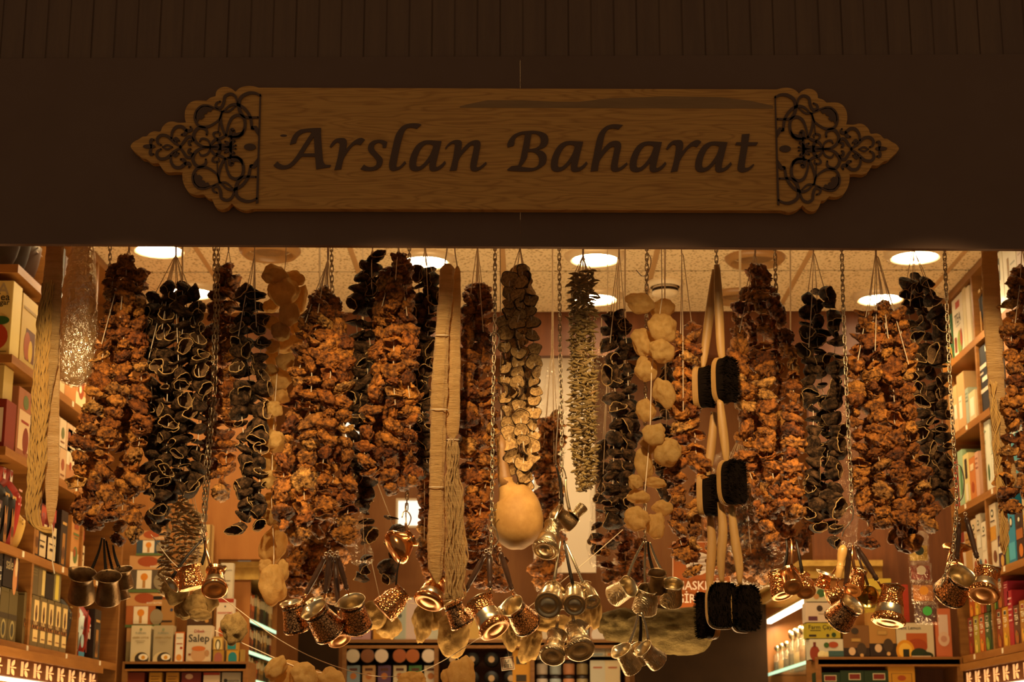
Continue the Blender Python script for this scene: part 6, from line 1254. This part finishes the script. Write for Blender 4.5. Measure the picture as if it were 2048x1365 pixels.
# upper rear wall: pale board, lit window strips, rail
M_pale = mat('pale_board', srgb('e8d4b4'), .6)
struct(MB().box((.02, 8.9, 2.2), (.34, 8.93, 3.4)).build('trim_4', [M_pale]))
rl = thing('hanging_rail', 'shiny metal rail across the shop behind the okra bundle', 'rail', (0, 7.7, 3.02))
MB().tube([(-.95, 7.7, 3.1), (1.1, 7.7, 3.1)], .014, 14).build('tube', [mat('steel', (.75, .68, .58), .2, 1.0)], rl, True)
M_tube = mat('fluorescent', (1, 1, .95), .4, emit=.8, emit_col=(.9, .95, .86))
def lampbox(label, x0, x1, y0, y1, Y):
    a = P(x0, y1, Y); c = P(x1, y0, Y); t = thing('wall_lamp', label, 'lamp', ((a.x+c.x)/2, Y, a.z))
    MB().box((a.x, Y, a.z), (c.x, Y+.02, c.z)).build('diffuser', [M_tube], t); e = .012
    b = MB(); b.box((a.x-e, Y-.006, a.z-e), (c.x+e, Y-.001, a.z)); b.box((a.x-e, Y-.006, c.z), (c.x+e, Y-.001, c.z+e)); b.box((a.x-e, Y-.006, a.z), (a.x, Y-.001, c.z)); b.box((c.x, Y-.006, a.z), (c.x+e, Y-.001, c.z)); b.build('frame', [M_rim], t)
lampbox('bright white wall lamp glimpsed between black aubergines and the golden-brown peppers', 1676, 1712, 670, 720, 9.0)
lampbox('cold white wall lamp glimpsed left of the pale tied fibre hanks', 796, 850, 1002, 1052, 9.0)
lampbox('cold white wall lamp glimpsed below the sliced aubergines beside the gourd', 1050, 1080, 900, 1010, 9.0)
lampbox('small white wall lamp glimpsed right of the lower brush heads', 1497, 1532, 1018, 1042, 9.0)
lampbox('dim wall lamp glimpsed beside the broad pepper bunch', 690, 720, 820, 900, 9.0)
# ------------------------------------------------------------------ right corner shelf facing the street
bookcase('corner shelves with tea cartons facing the street, right of the perfume case', 'F', 7.08, [1.165, 1.735], [1.652, 1.36], .25, 1.675, 1.0, back=True, first_open=False)
zt = 1.652+ZT; YQ = 7.1
fpx('white apple vinegar carton with a brown jug, lowest of the stack by the perfume case', 1620, 1686, 1279, 1318, YQ, .09, 'd0c8b4', D_VIN, zt)
za = P(0, 1279, YQ).z+.001; fpx('lime-yellow farm tea carton with black script, middle of its stack', 1614, 1680, 1247, 1278, YQ, .09, 'b8a838', D_FARM, za)
zb = P(0, 1247, YQ).z+.001; fpx('pinkish white carton with a dark round seal above the lime-yellow tea', 1612, 1662, 1206, 1246, YQ, .09, 'd0bca8', [('c', .55, .7, .12, '4a3424'), ('r', .1, .08, .45, .3, '6a3a4a'), ('r', .5, .4, .8, .44, '9a8878')], zb)
zc = P(0, 1206, YQ).z+.001; fpx('pale flowered carton topmost of the stack by the perfume case', 1614, 1660, 1170, 1205, YQ, .09, 'c8bca0', [('c', .6, .5, .18, '4a6a3a'), ('c', .4, .3, .12, 'b88a58')], zc)
fpx('dark coffee carton with a small cup beside the vinegar carton', 1688, 1738, 1252, 1318, YQ, .08, '8a6234', D_COFFEE, zt)
fpx('gold coffee carton with a small cup next to the mint lemon tea', 1740, 1791, 1226, 1318, YQ, .08, 'b88c4c', D_COFFEE, zt)
fpx('mint lemon tea carton with an orange cup and lemon drawing', 1793, 1866, 1247, 1318, YQ, .08, 'd0c0a4', D_MINT, zt)
fpx('tall pink carton with a pale oval window at the end of the tea row', 1874, 1900, 1218, 1318, YQ, .06, 'c87850', [('r', .2, .35, .8, .88, 'd8c0b0'), ('c', .5, .4, .36, .46, 'd8b8a0'), ('c', .5, .4, .2, .2, 'c89880')], zt)
fpx('red and green carton behind the mint lemon tea', 1796, 1816, 1170, 1318, YQ+.1, .05, 'a83c1c', [('r', 0, .3, 1, .5, '3a6a34')], zt)
fpx('yellow carton standing behind the tall glittering copper pot', 1738, 1782, 1158, 1318, YQ+.1, .05, 'c8b04c', d_lines('8a7a30'), zt)
fpx('rust-coloured carton behind the tall glittering copper pot', 1784, 1796, 1166, 1318, YQ+.1, .05, '8a3c20', [], zt)
for i, (x0, x1, yt) in enumerate(((1633, 1680, 1346), (1683, 1728, 1342), (1731, 1777, 1342))):
    fpx('dark green tea carton, %s of three on the shelf below the coffee cartons' % ORD[i], x0, x1, yt, 1410, 7.09, .09, '2c4424', [('r', .35, .72, .85, .92, 'd0c8a8'), ('r', .38, .745, .82, .895, '8a3420'), ('t', 'TEA', .55, .5, .62, 'd8ccb0')])
fpx('yellow carton with an oval emblem beside the dark green tea cartons', 1779, 1829, 1330, 1410, 7.09, .09, 'c8962c', [('r', .12, .05, .88, .78, '5a3a18'), ('r', .14, .06, .86, .77, 'c8962c'), ('c', .5, .66, .16, .1, 'b05a24'), ('r', .14, .06, .86, .46, 'b0501c'), ('t', 'Tea', .32, .36, .2, 'e0b080')])
# ------------------------------------------------------------------ right shelves along the wall
ZR = [2.87, 2.565, 2.26, 1.957, 1.665]
bookcase('tall wooden shelving along the wall behind the long crinkled fibre strip', 'L', XR, [5.75, 6.6, 7.13], ZR, .33, CEIL-.002, .95)
XG = XR+.012
D1 = -1
def rowR(z, items, where): row('L', XG, 7.11, z+ZT, items, where, dirn=-1)
rowR(2.87, [(.14, .2, .12, '3a6a44', d_tea('', 'd8a050'), 'green tea carton'), (.17, .245, .12, 'd8ccb4', [('r', .35, .8, .75, .92, 'b04828'), ('t', 'TEA', .5, .62, .6, '5a5448'), ('r', .3, .5, .75, .52, 'a8a090'), ('c', .6, .2, .22, .3, '8a9a50'), ('c', .75, .26, .1, .22, 'b04a28'), ('r', .12, .08, .3, .34, '8a4424')], 'white tea carton'), (.05, .25, .12, 'd8c8a0', [], 'narrow cream carton'), (.06, .24, .12, 'e0d0b0', [], 'narrow ivory carton'), (-.09,)]+[(.052, .2, .09, '1e1610', [('r', .3, .1, .6, .5, 'b89050'), ('c', .5, .7, .12, 'd8c8a0'), ('r', .2, .88, .8, .94, 'c8a868')], 'dark bottle-shaped packet', 2) for _ in range(4)]+[(-.02,), (.16, .245, .05, 'e0dccc', [('r', .5, .55, .75, .9, '4a4a44'), ('c', .62, .75, .1, 'd8d0c0'), ('r', .2, .05, .4, .2, 'c86830')], 'white poster-like carton'), (.17, .25, .05, 'e4e0d0', [('r', .3, .2, .45, .75, '9a7a34'), ('r', .55, .6, .9, .63, 'a8a89a'), ('r', .55, .5, .8, .53, 'a8a89a'), ('r', .2, .06, .42, .18, 'c86020')], 'big white carton with a cone drawing'), (.14, .245, .05, 'd8ccc0', d_lines('b8a090'), 'white and rose carton')], 'from the far end, top right-hand shelf')
rowR(2.565, [(.14, .2, .14, 'd0b084', [('r', .6, .3, .9, .6, 'e0d8c8')], 'kraft carton'), (.12, .23, .13, 'c8a478', [('r', .2, .2, .6, .6, 'e4dccc'), ('r', .25, .5, .5, .52, '8a7a68')], 'tall kraft carton'), (.05, .15, .08, 'a8b0a0', d_lines('6a8078'), 'slim grey-green carton'), (.1, .12, .1, 'd8c09c', [('r', .2, .2, .8, .8, 'e4dccc')], 'small kraft carton'), (-.05,), (.24, .26, .12, '26303c', D_NAVY, 'navy carton with white bars'), (.15, .2, .12, '3a2a20', d_lines('8a6a48'), 'dark carton'), (.16, .22, .12, 'c89060', d_gen(q7, ('d8b890', 'a05828', 'e0d0b0')), 'tan carton'), (.14, .2, .12, 'a83c20', D_RED, 'red carton')], 'from the far end, shelf of the navy carton')
rowR(2.26, [(.08, .2, .1, 'a83c28', D_ALOE, 'red and white carton'), (.08, .23, .1, 'a8c0a0', [('r', .4, .2, .8, .7, '5a8a60')], 'mint-green carton'), (.09, .2, .1, 'd8c890', [('r', .3, .5, .7, .9, '3a3428'), ('r', .3, .05, .7, .4, 'e0d8c0')], 'cream carton with a dark figure'), (.09, .17, .1, 'c88448', [('c', .5, .3, .25, .25, 'a85420'), ('r', .2, .7, .8, .85, 'e0c8a0')], 'orange carton'), (.05, .18, .1, 'd0a890', d_lines('a06a50'), 'pink carton'), (-.06,), (.13, .27, .1, 'd8d8c8', D_ALOE, 'white carton with green leaves'), (.13, .13, .1, 'dcd8c8', D_ALOE, 'short white carton with green leaves'), (.13, .25, .1, 'd4d4c4', D_ALOE, 'tall white carton with green leaves'), (.1, .24, .1, '58a0b0', d_lines('d8e0d8'), 'turquoise carton'), (.1, .22, .1, 'c8c0b0', d_lines('6a8a9a'), 'grey carton'), (.12, .2, .1, 'b86a38', d_lines('e0c8a8'), 'orange-brown carton')], 'from the far end, shelf of green-leaved cartons')
rowR(1.957, [(.12, .2, .1, 'd4c0ac', [('r', 0, .8, 1, 1, '8a3420'), ('c', .4, .3, .2, .3, 'a8643c')], 'white and red carton'), (.1, .19, .1, 'b89058', d_lines('8a6430'), 'tan carton'), (.08, .23, .1, 'd0bca0', D_BAND('8a4a2c', 'a8603c'), 'beige carton with a dark seal'), (.07, .24, .1, 'c8bca8', D_BAND('d8d0c0', '4a6a7a'), 'grey carton with a dark seal'), (.07, .2, .1, 'd8ccb8', D_BAND('d8ccb8', 'b8643a'), 'white carton with an orange jar'), (-.05,), (.1, .25, .1, 'd4c4ac', D_BAND('c8963c', '7a4a28'), 'white carton with a gold swirl'), (.09, .12, .1, '4a2440', D_BAND('d8d0c0', 'c8a058'), 'purple-topped carton'), (.045, .22, .1, '7a9a58', d_lines('d8d0b0'), 'narrow green carton'), (.1, .25, .1, '2c90b0', [('c', .5, .6, .2, '2c3a28'), ('c', .5, .6, .13, 'e0d8c0'), ('r', .1, .05, .9, .3, '58b0c8'), ('r', .2, .85, .8, .9, 'd8b060')], 'sky-blue carton'), (.1, .17, .1, '4a2c18', D_BAND('a86a2c', 'c88030'), 'brown carton with an orange swirl'), (.1, .23, .1, 'c8b490', D_BAND('d8a848', '6a4a28'), 'cream carton with a seal'), (.1, .2, .1, '3a2a1c', D_BAND('c89048', 'a87838'), 'dark carton with a seal')], 'from the far end, shelf of the sky-blue carton')
TEAS = [('8a3a20', 'a85028', 'brick-red'), ('a89838', 'd8c060', 'olive-yellow'), ('b05c20', 'd89030', 'orange'), ('3a5c30', '8aa048', 'green'), ('24381c', '3a5428', 'dark green'), ('8a4420', 'b06a30', 'red-brown'), ('c08c28', 'd8b040', 'golden')]
row('L', XG, 7.02, 1.665+ZT, [(.082, .145, .1, a, d_tea(a, f_, badge='2a3a3a'), w_+' tea carton') for a, f_, w_ in TEAS]+[(.06, .2, .1, 'a82c38', d_lines('e0b0a8', 5), 'crimson carton'), (.08, .14, .1, '6a3c24', d_tea('', 'a86830'), 'brown tea carton'), (.08, .15, .1, 'a8782c', d_tea('', 'd0a040'), 'ochre tea carton'), (.08, .14, .1, '3c5a34', d_tea('', '98a850'), 'moss tea carton')], 'from the far end, bottom right-hand tea row', dirn=-1)
row('L', XG, 6.98, 1.665+ZT+.1475, [(.082, .118, .1, a, d_tea(a, f_, badge='38586a'), w_+' tea carton') for a, f_, w_ in (TEAS[2], TEAS[6], TEAS[0], TEAS[4], TEAS[3], TEAS[5])]+[(-.002,), (.06, .09, .1, '98283c', d_lines('e0b0a8', 2), 'crimson carton')], 'from the far end, upper right-hand tea row', dirn=-1)
# ------------------------------------------------------------------ light
w = bpy.data.worlds.new('evening_street'); SC.world = w; w.use_nodes = True
bg = w.node_tree.nodes['Background']; bg.inputs['Color'].default_value = (1.0, 0.70, 0.42, 1); bg.inputs['Strength'].default_value = 0.13
# unseen spots added to front-light the goods (above the frame, cones stop below the fascia) and the counter lamps under the hanging pots
for i, x in enumerate((-.95, -.32, .32, .95)):
    spot('added_front_spot', (x*.95, 2.95, 2.66), (x, 4.05, 1.86), 92, 43, .5, (1, .67, .31), .03)
for x in (-.9, 0.0, .9):
    area('counter_lamp', (x, 5.1, 1.02), (math.radians(180), 0, 0), .8, .6, 20, (1, .68, .32))
area('alcove_fill', (0.1, 8.1, 3.38), (0, 0, 0), 1.6, .3, 26, (1, .74, .42))  # unseen fill, added to brighten the back of the alcove
